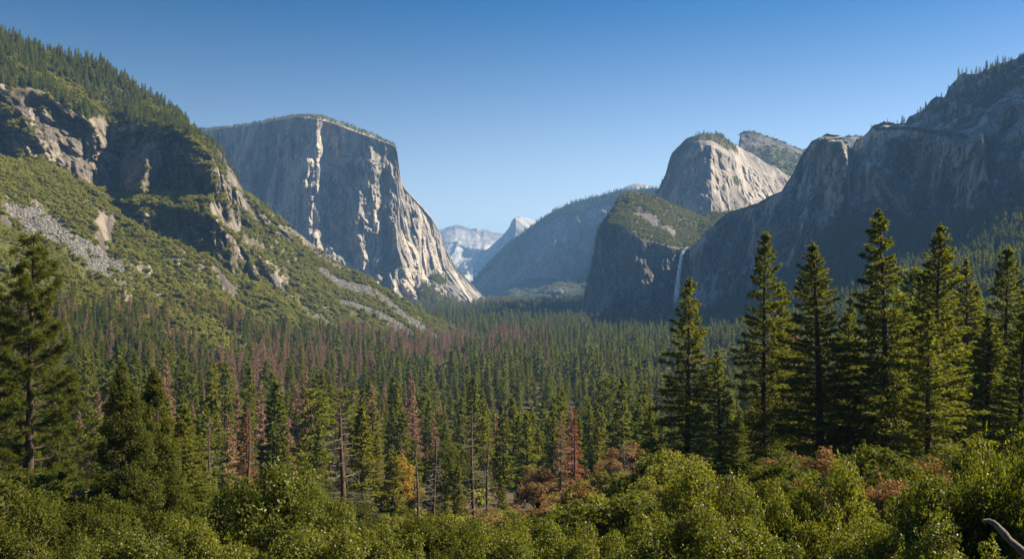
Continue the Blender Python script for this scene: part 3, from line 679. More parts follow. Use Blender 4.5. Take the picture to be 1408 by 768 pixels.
def broadleaf(seed, H=5.0, R=2.4, stems=5, leaves=12000, leaf=0.13, clumps=70, trunk_r=0.05, tall=False, hollow=0.5, clump_r=0.30):
    """shrub or small tree: forked stems and leaves gathered in clumps with gaps between"""
    r = np.random.default_rng(seed); wood, fol = Acc(), Acc()
    cc = unit(r, clumps); cc[:, 2] = np.abs(cc[:, 2]) * 1.0 - 0.28
    rr = r.uniform(hollow, 1.0, (clumps, 1)) ** 0.6
    lob = 1 + 0.30 * np.sin(3 * np.arctan2(cc[:, 1], cc[:, 0]) + seed)[:, None]
    C = cc * rr * lob * [R, R, H * 0.58] + [0, 0, H * 0.42]
    if tall:                                    # spire-like crown
        zz = r.uniform(0.06, 1, clumps); aa = r.uniform(0, 6.28, clumps); q = R * (1 - zz) ** 0.9 * (0.6 + 0.4 * sst(0, .2, zz)) * np.sqrt(r.uniform(.15, 1, clumps)) + .1
        C = np.stack([np.cos(aa) * q, np.sin(aa) * q, zz * H], -1)
    C[:, 2] = np.maximum(C[:, 2], 0.25)
    roots = [np.array([r.normal() * .12, r.normal() * .12, -0.6]) for _ in range(stems)]
    for i, c in enumerate(C):
        if i % max(1, clumps // 40): continue
        p0 = roots[i % stems]; mid = np.array([c[0] * .35, c[1] * .35, c[2] * .55]) + r.normal(size=3) * .1
        s = np.linspace(0, 1, 6)[:, None]
        path = p0 * (1 - s)**2 + 2 * mid * s * (1 - s) + c * s**2
        wood.add(*tube(path, trunk_r * (1 - 0.8 * s[:, 0]), 5))
    if tall:
        s = np.linspace(0, 1, 10); wood.add(*tube(np.stack([.2 * np.sin(s * 3), 0 * s, s * H * .97 - .6], -1), trunk_r * 2.2 * (1 - s) + .02, 7))
    size = r.uniform(0.55, 1.35, clumps) * R * clump_r
    if tall: size *= (1.05 - zz) ** 0.5
    w = size**2; ids = r.choice(clumps, leaves, p=w / w.sum())
    dv = unit(r, leaves); dv[:, 2] = dv[:, 2] * 0.75 + 0.12
    P = C[ids] + dv * (size[ids] * r.uniform(0.35, 1.0, leaves) ** 0.5)[:, None]
    ctr = np.array([0, 0, H * .35]); outw = P - ctr; outw /= np.linalg.norm(outw, axis=1, keepdims=True)
    n = outw * .55 + dv * .6 + [0, 0, .35] + r.normal(size=(leaves, 3)) * 0.45
    if not tall:                               # shoots that break up the outline
        ns_ = int(leaves * .05); sh = ns_ // 16
        sid = r.choice(clumps, sh, p=w / w.sum()); sdir = unit(r, sh) * [.8, .8, .5] + (C[sid] - ctr) / np.linalg.norm(C[sid] - ctr, axis=1, keepdims=True) * .7 + [0, 0, .6]
        sdir /= np.linalg.norm(sdir, axis=1, keepdims=True)
        k = np.repeat(np.arange(sh), 16); along = r.uniform(.5, 1.0, len(k))
        so_ = C[sid[k]] + sdir[k] * (size[sid[k]] * (.6 + along * r.uniform(.4, 1.0, sh)[k]))[:, None] + r.normal(size=(len(k), 3)) * .08
        P[:len(k)] = so_
    u = unit(r, leaves) + outw * 0.5
    fol.add(*blades(P, u, n, leaf * r.uniform(0.7, 1.4, leaves), leaf * 0.62 * r.uniform(0.7, 1.3, leaves)))
    return wood.get(), fol.get()

def snag(seed, H=28.0, nb=46, L0=4.0, start=0.22, r0=0.42, droop=0.35, twig=True, broken=0.0):
    r = np.random.default_rng(seed); wood, br = Acc(), Acc()
    hz = np.linspace(0, 1, 16)
    ax = np.stack([0.25 * np.sin(hz * 4 + seed), 0.2 * np.sin(hz * 3), hz * H], -1)
    wood.add(*tube(ax, r0 * (1 - hz)**0.7 + 0.05, 8))
    for i in range(nb):
        t = start + (0.97 - start) * (i + r.uniform()) / nb; a = r.uniform(0, 6.28)
        L = L0 * (1.05 - t) ** 0.6 * r.uniform(0.3, 1.15)
        s = np.linspace(0, 1, 7)
        p = rot_z(np.stack([L * s, 0.10 * L * np.sin(s * 4 + i), L * (0.18 * s - droop * s**1.5 + 0.22 * s**4)], -1), a) + [np.interp(t, hz, ax[:, 0]), np.interp(t, hz, ax[:, 1]), t * H]
        br.add(*tube(p, (0.035 + 0.012 * L) * (1 - .75 * s), 4))
        if twig:
            for j in range(int(4 + 3 * L)):
                k = r.integers(2, 7); o = p[k]; d = r.normal(size=3) * 0.5 * (L / L0 + .3) + [0, 0, -.25]
                br.add(*tube(np.array([o, o + d * .5 + [0, 0, -.06], o + d]), [0.022, 0.016, 0.01], 3))
    return wood.get(), br.get()

def rock_mesh(seed, sub=14):
    r = np.random.default_rng(seed)
    th = np.linspace(0, np.pi, sub); ph = np.linspace(0, 2 * np.pi, sub * 2)
    T, Pp = np.meshgrid(th, ph, indexing='ij')
    d = np.stack([np.sin(T) * np.cos(Pp), np.sin(T) * np.sin(Pp), np.cos(T)], -1)
    rad = np.full(T.shape, 1.0)
    for _ in range(9):
        n = unit(r, 1)[0]; lim = r.uniform(0.6, 0.9); dot = d @ n
        rad = np.minimum(rad, np.where(dot > 0.05, lim / np.maximum(dot, 0.05), 9))
    rad = rad * (1 + 0.06 * fbm(d[..., 0] * 10, d[..., 1] * 10, d[..., 2] * 10, 4.0, 3, seed))
    return mesh_np('boulder', d * rad[..., None] * [1, .8, .65], grid_quads(*T.shape), M['stone'], smooth=False)

def two_mats(tr, cr, mt, mc, name):
    V = np.concatenate([tr[0], cr[0]]); Q = np.concatenate([tr[1], cr[1] + len(tr[0])])
    return mesh_np(name, V, Q, [mt, mc], np.concatenate([np.zeros(len(tr[1])), np.ones(len(cr[1]))]))

def parts_mesh(tr, cr, mt, mc, names=('trunk', 'crown')):
    return mesh_np(names[0], *tr, mt, smooth=True), mesh_np(names[1], *cr, mc)

def plant(name, meshes, loc, label, cat, group=None, scale=1.0, rz=0.0, parts=('trunk', 'crown')):
    o = bpy.data.objects.new(name, None); COL.objects.link(o); o.empty_display_size = 1.0
    o.location = loc; o.rotation_euler = (0, 0, rz)
    o.scale = scale if hasattr(scale, '__len__') else (scale,) * 3
    tag(o, label, cat, group)
    for nm, m in zip(parts, meshes): link(nm, m, o)
    return o

def stuff(name, pts, scl, rot, idx, protos, label=None, cat=None):
    """uncountable mass: one object whose points carry copies of the prototype plants"""
    coll = bpy.data.collections.new(name + '_kinds')
    for k, m in enumerate(protos):
        coll.objects.link(bpy.data.objects.new(f'{name}_kind_{chr(97 + k)}', m))
    me = bpy.data.meshes.new(name); me.vertices.add(len(pts)); me.vertices.foreach_set('co', np.asarray(pts, np.float32).ravel())
    me.attributes.new('sc', 'FLOAT_VECTOR', 'POINT').data.foreach_set('vector', np.asarray(scl, np.float32).ravel())
    me.attributes.new('ro', 'FLOAT_VECTOR', 'POINT').data.foreach_set('vector', np.asarray(rot, np.float32).ravel())
    me.attributes.new('id', 'INT', 'POINT').data.foreach_set('value', np.asarray(idx, np.int32))
    o = link(name, me); tag(o, label, cat, kind='stuff')
    g = bpy.data.node_groups.new(name + '_nodes', 'GeometryNodeTree')
    g.interface.new_socket('Geometry', in_out='INPUT', socket_type='NodeSocketGeometry')
    g.interface.new_socket('Geometry', in_out='OUTPUT', socket_type='NodeSocketGeometry')
    N = g.nodes.new; gi = N('NodeGroupInput'); go = N('NodeGroupOutput')
    iop = N('GeometryNodeInstanceOnPoints'); ci = N('GeometryNodeCollectionInfo')
    ci.inputs['Collection'].default_value = coll; ci.inputs['Separate Children'].default_value = True; ci.inputs['Reset Children'].default_value = True
    def na(n_, t_):
        a = N('GeometryNodeInputNamedAttribute'); a.data_type = t_; a.inputs['Name'].default_value = n_; return a.outputs['Attribute']
    e2r = N('FunctionNodeEulerToRotation')
    Lk = g.links.new
    Lk(gi.outputs[0], iop.inputs['Points']); Lk(ci.outputs[0], iop.inputs['Instance'])
    iop.inputs['Pick Instance'].default_value = True
    Lk(na('id', 'INT'), iop.inputs['Instance Index']); Lk(na('ro', 'FLOAT_VECTOR'), e2r.inputs[0]); Lk(e2r.outputs[0], iop.inputs['Rotation'])
    Lk(na('sc', 'FLOAT_VECTOR'), iop.inputs['Scale']); Lk(iop.outputs[0], go.inputs[0])
    md = o.modifiers.new('scatter', 'NODES'); md.node_group = g
    return o

# ------------------------------------------------------------------ terrain lookup
def flat(P): return P.reshape(-1, 3)
tv, tq, n0 = [], [], 0
for P in (GP, hill['full'][:, ::2], wall['full'][:, ::2]):
    tv.append(flat(P)); tq.append(grid_quads(*P.shape[:2]) + n0); n0 += P.shape[0] * P.shape[1]
BV = BVHTree.FromPolygons([tuple(v) for v in np.concatenate(tv).tolist()], np.concatenate(tq).tolist())
DOWN = Vector((0, 0, -1)); EYE = Vector((0, 0, HC))
def drop(x, y):
    h = BV.ray_cast(Vector((x, y, 3000)), DOWN)
    return h[0].z if h[0] is not None else 0.0
def seen(p):
    p = Vector(p); d = p - EYE; L = d.length
    h = BV.ray_cast(EYE, d / L, L - 3)
    return h[0] is None
def to_px(p): return CX + p[0] / p[1] * F, CY - (p[2] - HC) / p[1] * F


# ------------------------------------------------------------------ plant prototypes
def U(a, b): return float(rng.uniform(a, b))
# tall firs seen close (30 m tall)
FIR = [parts_mesh(*conifer(100 + i, R=[5.7, 6.2, 5.5, 6.0][i], nb=[120, 150, 130, 125][i], per=245, leaf=(0.56, 0.175), up=[.10, .16, .06, .14][i], droop=[.30, .30, .34, .36][i],
        base=[.10, .04, .12, .08][i], prof=[.72, .8, .78, .7][i], gap=[.10, .03, .06, .08][i], tw=.30), M['bark'], M['firlit']) for i in range(4)]
SLIM = [parts_mesh(*conifer(140 + i, R=[4.2, 4.8][i], nb=110, per=220, leaf=(0.56, 0.20), up=.22, droop=.26, base=.05, prof=.7, tw=.36), M['bark'], M['fir']) for i in range(2)]
PINE = [parts_mesh(*pine_open(160 + i), M['bark'], M['pine']) for i in range(2)]
# valley trees a few hundred metres off
MID = []
for i in range(9):
    tr, cr = conifer(200 + i, R=[5.0, 5.6, 4.6, 6.0, 5.2, 4.4, 5.8, 5.4, 7.0][i], nb=70, per=90, leaf=(1.05, 0.46), up=[.2, .1, .3, .1, .15, .25, .1, .5, .3][i], droop=.28, base=[.06, .12, .05, .15, .08, .05, .2, .1, .3][i],
                     prof=[.62, .8, .55, .85, .7, .6, .8, .38, .45][i], tw=.40, thick=.35, gap=[0, .06, 0, .12, .05, 0, .1, .05, .2][i], nout=.8)
    MID.append((tr, cr))
MIDP = [parts_mesh(*t, M['bark'], M['fir']) for t in MID]
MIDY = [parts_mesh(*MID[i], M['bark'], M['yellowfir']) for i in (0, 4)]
MIDM = [two_mats(*t, M['bark'], M['fir'], 'valley_conifer') for t in MID]
DEAD = [conifer(240 + i, R=[4.6, 4.0, 5.0][i], nb=72, per=115, leaf=(0.9, 0.22), up=.1, droop=.3, base=.12, prof=.8, tw=.34, thick=.3, bare=.15, gap=.1) for i in range(3)]
DEADP = [parts_mesh(*t, M['deadbark'], M['deadneedle']) for t in DEAD]
DEADM = [two_mats(*t, M['deadbark'], M['deadneedle'], 'dead_conifer') for t in DEAD]
RUSTP = [parts_mesh(*conifer(250 + i, R=4.2, nb=74, per=110, leaf=(0.75, 0.18), up=.1, droop=.32, base=.08, prof=.8, tw=.3, gap=.12), M['deadbark'], M['rust']) for i in range(2)]
FARM = []
for i in range(4):
    tr, cr = conifer(270 + i, R=[5.2, 5.8, 4.8, 6.0][i], nb=34, per=36, leaf=(2.3, 1.15), up=.15, droop=.3, base=.06, prof=.68, tw=.42, thick=.5, stubs=False, nout=1.0)
    FARM.append(two_mats(tr, cr, M['bark'], M['fir'], 'far_conifer'))
SHRUB = [parts_mesh(*broadleaf(300 + i, H=[5.2, 4.4, 5.8, 4.8, 5.0][i], R=[2.9, 2.6, 2.8, 3.2, 2.7][i], leaves=24000, clumps=[38, 50, 42, 60, 46][i], leaf=.15, hollow=.62, clump_r=[.34, .29, .35, .27, .31][i]), M['greybark'], M['oak'], ('stem', 'foliage')) for i in range(5)]
DARKSHRUB = [parts_mesh(*broadleaf(320 + i, H=4.8, R=2.9, leaves=20000, clumps=52, leaf=.15, hollow=.6, clump_r=.3), M['greybark'], M['darkshadeoak'], ('stem', 'foliage')) for i in range(2)]
def small_shrubs(mat, seed, n=3): return [parts_mesh(*broadleaf(seed + i, H=4.5, R=2.8, leaves=4200, clumps=46, leaf=.28, clump_r=.30), M['greybark'], M[mat], ('stem', 'foliage')) for i in range(n)]
MIDSHRUB = small_shrubs('brush', 340); BROWNSHRUB = small_shrubs('brownleaf', 350); REDSHRUB = small_shrubs('redleaf', 360, 1); GREENSHRUB = small_shrubs('darkshadeoak', 366, 2)
TALLOAK = [parts_mesh(*broadleaf(380 + i, H=22, R=6.0, stems=2, leaves=50000, clumps=210, leaf=.27, trunk_r=.12, tall=True, clump_r=.26), M['bark'], M['darkshadeoak']) for i in range(2)]
ROUNDOAK = [parts_mesh(*broadleaf(386 + i, H=13, R=5.0, stems=3, leaves=20000, clumps=80, leaf=.34, trunk_r=.16), M['bark'], M['brownleaf' if i else 'darkshadeoak']) for i in range(2)]
GOLD = parts_mesh(*broadleaf(395, H=12, R=3.2, stems=2, leaves=9000, clumps=50, leaf=.32, trunk_r=.12), M['bark'], M['goldleaf'])
BRUSHM = [two_mats(*broadleaf(400 + i, H=1.7, R=1.0, stems=2, leaves=420, clumps=[10, 14, 12, 9][i], leaf=.34, trunk_r=.02, clump_r=.42, hollow=.3), M['bark'], M['brush'], 'brush_clump') for i in range(4)]
ROCKS = [rock_mesh(420 + i) for i in range(4)]

used = []
def at(px, d):
    x = (px - CX) / F * d
    return x, d, drop(x, d)
def stand(name, protos, px, d, top_py, label, cat, group=None, H=30.0, wide=1.0, rz=None, sink=0.3, k=None, parts=('trunk', 'crown'), minh=2):
    x, y, z = at(px, d)
    h = max(minh, HC + (CY - top_py) / F * d - z)
    m = protos[(k if k is not None else int(rng.integers(len(protos)))) % len(protos)]
    s = (h + sink) / H
    used.append((x, y, 3.0 if h > 12 else 1.5))
    return plant(name, m, (x, y, z - sink), label, cat, group, (s * wide, s * wide, s), U(0, 6.28) if rz is None else rz, parts)

# ------------------------------------------------------------------ trees singled out by the photograph
G1 = 'tall firs on the right slope'
for px, d, top, pr, k, wide, lab in [
    (945, 112, 383, FIR, 0, 1.00, 'tall green fir with open layered boughs in front of the waterfall cliff'),
    (1050, 126, 320, FIR, 3, .80, 'tall tapering fir with a thin bare pointed tip, left of a bushier fir'),
    (1128, 116, 334, FIR, 1, 1.05, 'bushy sunlit fir with dense boughs down to its wide skirt'),
    (1221, 113, 289, FIR, 2, 1.02, 'tallest fir of the row, with tiered boughs and dark trunk showing'),
    (1284, 118, 309, FIR, 1, .92, 'second tallest fir of the row, right beside the tallest'),
    (1382, 132, 341, FIR, 3, .95, 'full fir near the right edge, its top against the shaded cliff'),
    (1331, 155, 357, FIR, 2, .85, 'slim fir top rising in the gap between two larger firs at right'),
    (1276, 104, 428, SLIM, 1, 1.15, 'shorter bright green fir standing in front of two tall firs'),
    (1358, 126, 434, SLIM, 0, 1.50, 'dark rounded broad fir standing below the taller firs at right'),
    (1402, 120, 428, SLIM, 1, 1.30, 'half cut off fir at the right edge above sunlit bushes'),
    (1172, 205, 410, SLIM, 0, .95, 'distant dark narrow fir in the gap beside the tallest fir'),
    (1345, 165, 398, SLIM, 0, 1.3, 'dark fir in the second row, just right of the slim fir top'),
    (1372, 150, 452, SLIM, 1, 1.5, 'low dark fir filling the space under the full fir at right'),
    (1412, 160, 372, SLIM, 0, 1.2, 'dark fir barely showing at the very right edge'),
    (1312, 140, 470, SLIM, 0, 1.5, 'low dark fir between the second tallest fir and the slim fir top'),
    (1252, 150, 420, SLIM, 1, 1.3, 'dark fir showing between the two tallest firs'),
    (1078, 133, 388, FIR, 0, .80, 'shaded fir pressed against the right side of a bare tipped fir'),
    (1168, 122, 432, FIR, 3, .95, 'lower fir whose boughs merge with the bushy sunlit fir'),
    (1013, 101, 563, SLIM, 1, 1.25, 'small bright young fir beside the foot of the layered fir'),
    (990, 170, 482, SLIM, 0, 1.1, 'dark middle height fir behind the small bright young fir'),
    (898, 150, 560, SLIM, 0, 1.5, 'dark bushy fir in the shade left of the layered fir'),
    (921, 106, 618, SLIM, 1, 1.3, 'tiny lit fir sapling at the foot of the layered fir trunk')]:
    stand('fir_tree', pr, px, d, top, lab, 'fir tree', G1, wide=wide * 1.08, k=k)
G2 = 'trees in the left foreground'
stand('pine_tree', PINE, 40, 92, 326, 'big open pine with long needles in the left foreground', 'pine tree', G2, k=0, wide=1.05)
stand('pine_tree', PINE, -4, 112, 400, 'pine half cut off by the left edge of the photo', 'pine tree', G2, k=1, wide=.9)
stand('pine_tree', PINE, 80, 100, 520, 'thin shaded pine behind the big open pine, to its right', 'pine tree', G2, k=1, wide=.9)
stand('leafy_tree', TALLOAK, 168, 74, 497, 'shade darkened green leafy tree with a straight spire of foliage', 'leafy tree', G2, H=22, k=0, wide=.92)
stand('leafy_tree', TALLOAK, 212, 78, 506, 'shade darkened leafy tree with leaning stem, right beside another spire', 'leafy tree', G2, H=22, k=1, wide=.86)
stand('fir_tree', SLIM, 252, 88, 560, 'dark drooping fir just right of two leafy spires', 'fir tree', G2, k=1, wide=1.7)
G3 = 'trees in the middle of the slope'
for px, d, top, pr, k, wide, lab in [
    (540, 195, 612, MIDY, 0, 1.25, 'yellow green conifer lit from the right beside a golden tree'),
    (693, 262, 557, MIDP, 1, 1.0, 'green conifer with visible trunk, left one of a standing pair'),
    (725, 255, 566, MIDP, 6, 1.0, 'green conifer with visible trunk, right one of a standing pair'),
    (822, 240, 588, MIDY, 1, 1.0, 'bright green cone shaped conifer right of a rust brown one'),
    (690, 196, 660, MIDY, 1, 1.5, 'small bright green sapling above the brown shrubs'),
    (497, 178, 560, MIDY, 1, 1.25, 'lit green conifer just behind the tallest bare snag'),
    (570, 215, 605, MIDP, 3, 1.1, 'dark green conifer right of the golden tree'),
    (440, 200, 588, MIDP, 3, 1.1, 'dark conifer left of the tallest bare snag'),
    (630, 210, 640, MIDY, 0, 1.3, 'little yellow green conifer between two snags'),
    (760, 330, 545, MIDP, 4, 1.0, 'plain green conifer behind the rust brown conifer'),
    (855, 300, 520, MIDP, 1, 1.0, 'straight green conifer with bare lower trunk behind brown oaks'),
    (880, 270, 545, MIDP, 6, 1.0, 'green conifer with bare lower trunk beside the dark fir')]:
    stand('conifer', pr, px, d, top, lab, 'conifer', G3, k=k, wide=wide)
stand('conifer', RUSTP, 790, 235, 563, 'rust brown conifer with dead needles and a dark trunk', 'conifer', G3, k=0, wide=1.0)
stand('conifer', RUSTP, 340, 230, 560, 'orange brown conifer beside a thin pole snag', 'conifer', G3, k=1, wide=1.0)
stand('leafy_tree', [GOLD], 551, 205, 622, 'golden yellow autumn tree between green conifers', 'leafy tree', G3, H=12)
stand('leafy_tree', ROUNDOAK, 868, 215, 606, 'round brown leafed oak beside the dark fir', 'leafy tree', G3, H=13, k=1, wide=1.2)
stand('leafy_tree', ROUNDOAK, 842, 208, 628, 'brown oak with grey bare twigs, left of a rounder one', 'leafy tree', G3, H=13, k=1, wide=1.3)
stand('leafy_tree', ROUNDOAK, 742, 235, 640, 'brown oak left of the rust brown conifer', 'leafy tree', G3, H=13, k=1, wide=1.4)
stand('leafy_tree', ROUNDOAK, 620, 240, 600, 'dark rounded green oak between the snags', 'leafy tree', G3, H=13, k=0, wide=1.1)
# standing dead trees
def dead(px, d, top, seed, lab, **kw):
    x, y, z = at(px, d); h = HC + (CY - top) / F * d - z
    t, b = snag(seed, H=h + .5, **kw); used.append((x, y, 2.5))
    plant('dead_tree', (mesh_np('trunk', *t, M['deadbark'], smooth=True), mesh_np('crown', *b, M['greybark'])), (x, y, z - .5), lab, 'dead tree', 'standing dead trees', 1.0, 0, ('trunk', 'crown'))
dead(470, 128, 553, 1, 'tallest bare snag with rusty trunk and short drooping branches', nb=56, L0=5.2, r0=.46, start=.25)
dead(650, 182, 558, 2, 'grey dead conifer still full of drooping bare twigs', nb=70, L0=5.0, r0=.34, start=.08)
dead(671, 166, 600, 3, 'thin dark dead pole right of the twiggy grey conifer', nb=26, L0=3.2, r0=.24)
dead(598, 176, 598, 4, 'dead conifer with short bare branches behind the round bushes', nb=46, L0=3.6, r0=.28)
dead(573, 182, 606, 7, 'shorter bare trunk left of another dead conifer', nb=30, L0=3.0, r0=.26)
dead(341, 180, 553, 5, 'slender straight dead pole on the left slope', nb=26, L0=2.4, r0=.24)
dead(857, 170, 610, 6, 'pale grey dead tree in front of the brown oaks', nb=60, L0=4.0, r0=.2, start=.15)
dead(288, 190, 570, 8, 'pale dead trunk right of the drooping dark fir', nb=30, L0=3.0, r0=.22)

for x, y, h, k in ((30, 16, 27, 0), (38, 24, 30, 1), (47, 18, 33, 2), (27, 8, 24, 3), (56, 29, 32, 1), (36, 5, 30, 2), (47, 33, 30, 1), (33, 31.5, 24, 3), (44, 35, 28, 0)):   # unseen firs added right of the frame to shade the bottom bushes
    plant('fir_tree', FIR[k], (x, y, drop(x, y) - .4), 'unseen tall fir added beyond the right edge to shade the bushes', 'fir tree', 'unseen shading firs beside the viewpoint', (h / 30,) * 3, U(0, 6.28))
# ------------------------------------------------------------------ near bushes
G4 = 'leafy bushes below the viewpoint'
def bush(px, d, top, wpx, lab, protos=SHRUB, k=None, name='bush', group=G4, H0=5.0, R0=2.8):
    x, y, z = at(px, d); h = max(1.2, HC + (CY - top) / F * d - z)
    m = protos[(k if k is not None else int(rng.integers(len(protos)))) % len(protos)]
    w = .80 * wpx / F * d / (2 * R0); used.append((x, y, 2.0))
    sz = (h + .3) / H0
    plant(name, m, (x, y, z - .3), lab, 'bush', group, (w, w * U(.9, 1.1), sz), U(0, 6.28), ('stem', 'foliage'))
for i, (px, d, top, wp, lab) in enumerate([
    (372, 46, 640, 195, 'large dark domed bush left of the tallest bare snag'),
    (300, 50, 672, 130, 'bush tucked against the left side of a large domed bush'),
    (440, 44, 690, 110, 'lower bush between a large domed bush and the bare snag'),
    (180, 33, 724, 190, 'bush with sunlit leaf tips at the bottom below two leafy spires'),
    (95, 31, 742, 120, 'small lit bush at the bottom, left of a wider one'),
    (255, 36, 712, 140, 'shaded bush at the bottom, below the drooping dark fir'),
    (530, 38, 706, 130, 'low green bush right of the bare snag base'),
    (600, 42, 698, 140, 'round dark bush at the bottom below dead conifers'),
    (668, 38, 716, 130, 'bottom bush below the thin dark pole'),
    (745, 40, 716, 140, 'shaded bottom bush below the rust brown conifer'),
    (815, 38, 726, 130, 'dull green bottom bush beside the first of the bright bushes'),
    (905, 42, 684, 150, 'sunlit yellow green bush left of the fir trunk foot'),
    (965, 45, 662, 150, 'bright yellow green bush directly below the layered fir'),
    (1020, 44, 664, 120, 'bright bush below the small young fir'),
    (1075, 40, 672, 110, 'bush in the dip left of a tall peaked bush'),
    (1148, 41, 638, 150, 'tall peaked bright bush below the bushy fir'),
    (1235, 42, 664, 130, 'yellowish bush below the tallest fir'),
    (1295, 35, 676, 170, 'wide bush with glinting leaves in the right foreground'),
    (1350, 37, 602, 150, 'high sprawling bush reaching up toward the right edge'),
    (1400, 34, 604, 140, 'dark tall bush cut off by the right edge'),
    (1200, 31, 722, 170, 'dim bush at the bottom under a yellowish bush'),
    (1090, 30, 726, 170, 'dim bush at the bottom left of the tall peaked bush'),
    (985, 31, 722, 180, 'dim green bush at the bottom under the bright ones'),
    (880, 31, 735, 160, 'low dark bush at the bottom right of centre'),
    (1320, 26, 730, 200, 'darkest bush in the bottom right corner beside a dead branch'),
    (700, 30, 748, 170, 'low shaded bush at the bottom centre'),
    (560, 30, 746, 170, 'low shaded bush at the bottom left of centre'),
    (430, 30, 740, 190, 'wide shaded bush at the bottom below the large domed bush'),
    (330, 29, 744, 160, 'narrow strip of bush at the bottom below a shaded bush')]):
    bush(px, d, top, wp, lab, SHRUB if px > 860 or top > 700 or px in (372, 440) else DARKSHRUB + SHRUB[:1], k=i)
for i, (px, d, top, wp, lab) in enumerate([
    (20, 40, 690, 170, 'dark bush in the bottom left corner under the pines'),
    (120, 52, 676, 150, 'dark bush under the spire of leafy foliage'),
    (1240, 95, 636, 110, 'black green shaded shrub under the tallest fir'),
    (1190, 92, 640, 90, 'shaded shrub between two fir trunks'),
    (1300, 92, 622, 100, 'shaded shrub under the second tallest fir')]):
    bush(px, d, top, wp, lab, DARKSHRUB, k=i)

# mixed shrubs on the open slope
for pr, cat_lab, zone, n, hh in [
    (BROWNSHRUB, 'dry brown shrub on the open slope below the snags', (600, 900, 95, 215), 44, (2.5, 5)),
    (MIDSHRUB, 'olive shrub on the open slope among brown shrubs', (520, 930, 70, 215), 70, (2.5, 5)),
    (GREENSHRUB, 'dark green rounded shrub on the open slope', (420, 900, 60, 200), 50, (2.5, 5)),
    (REDSHRUB, 'dark red shrub low on the open slope', (720, 860, 90, 150), 7, (2, 3.2)),
    (BROWNSHRUB, 'rust coloured shrub on the ground under the right firs', (1030, 1400, 62, 125), 40, (1.5, 3)),
    (GREENSHRUB, 'dark undergrowth shrub between the right fir trunks', (960, 1420, 60, 190), 60, (2, 4.5)),
    (GREENSHRUB, 'dark undergrowth shrub on the shaded left slope', (-40, 430, 55, 170), 46, (2.5, 5.5))]:
    for _ in range(n):
        px, d = U(zone[0], zone[1]), U(zone[2], zone[3]); x, y, z = at(px, d); s = U(*hh) / 4.5
        plant('shrub', pr[int(rng.integers(len(pr)))], (x, y, z - .2), cat_lab, 'shrub', cat_lab.split(' on the')[0] + 's', (s * U(1, 1.4), s * U(1, 1.4), s), U(0, 6.28), ('stem', 'foliage'))

# boulders on the slope and the dead branch at the corner
for px, d, s, lab in [(653, 150, 2.4, 'pale tan boulder lying below the thin dark pole'), (842, 150, 2.2, 'pale slab of rock under the brown oaks'), (776, 160, 2.0, 'light boulder beside the rust brown conifer base'),
                      (838, 118, 1.6, 'grey boulder just above the dull bottom bush'), (630, 160, 1.6, 'small tan rock left of a larger tan boulder')]:
    x, y, z = at(px, d); o = link('boulder', ROCKS[int(rng.integers(4))]); o.location = (x, y, z + .2 * s); o.scale = (s * 1.3, s, s * .8); o.rotation_euler = (0, 0, U(0, 6)); tag(o, lab, 'boulder', 'rocks on the open slope')
pa = np.array([pix(1440, 790, 16.0), pix(1405, 756, 16.2), pix(1388, 742, 16.3), pix(1379, 731, 16.2), pix(1368, 719, 16.3), pix(1360, 715.5, 16.4), pix(1352, 714, 16.4)])
tt = np.linspace(0, 6, 40); pth = np.stack([np.interp(tt, range(7), pa[:, i]) for i in range(3)], -1)
for _ in range(3): pth[1:-1] = (pth[:-2] + 2 * pth[1:-1] + pth[2:]) / 4
bV, bQ = tube(pth, np.interp(tt, [0, 3, 5, 6], [.075, .055, .04, .014]) * (1 + .25 * vnoise(tt * 3, tt * 0, tt * 0, 3)), 9)
tag(link('branch', mesh_np('branch', bV, bQ, M['greybark'], smooth=True)), 'bare weathered grey branch poking in at the bottom right corner', 'branch')

# ------------------------------------------------------------------ forest on the valley floor and aprons
def deadness(x, y):
    n = fbm(x, y, 0 * x, 260, 4, 201)
    zone = sst(60, -160, x - 0.02 * y) * sst(220, 330, y) * (1 - sst(1700, 2400, y))
    red = sst(.1, .3, fbm(x, y, 0 * x, 300, 3, 202)) * sst(3200, 3800, y) * (1 - sst(4600, 5200, y)) * sst(120, -120, x) * .6
    mid = sst(1300, 1600, y) * (1 - sst(1900, 2200, y)) * sst(160, 60, np.abs(x + 60)) * .55
    return np.clip(zone * sst(-.3, .25, n) * .76 + red + mid + .03, 0, .9)
def cand(d0, d1, spacing, pxlo=-190, pxhi=1600):
    A = (pxhi - pxlo) / F / 2 * (d1**2 - d0**2); n = int(A / spacing**2)
    d = np.sqrt(rng.uniform(d0**2, d1**2, n)); px = rng.uniform(pxlo, pxhi, n)
    return (px - CX) / F * d, d
uarr = np.array(used)
pos, size, isdead = [], [], []
def thin(x, y, r):
    """keep points at least r apart"""
    cell = {}; keep = np.zeros(len(x), bool)
    for i in range(len(x)):
        k = (int(x[i] // r), int(y[i] // r)); ok = True
        for a in (-1, 0, 1):
            for b in (-1, 0, 1):
                for j in cell.get((k[0] + a, k[1] + b), ()):
                    if (x[i] - x[j])**2 + (y[i] - y[j])**2 < r * r: ok = False; break
                if not ok: break
            if not ok: break
        if ok: cell.setdefault(k, []).append(i); keep[i] = True
    return keep
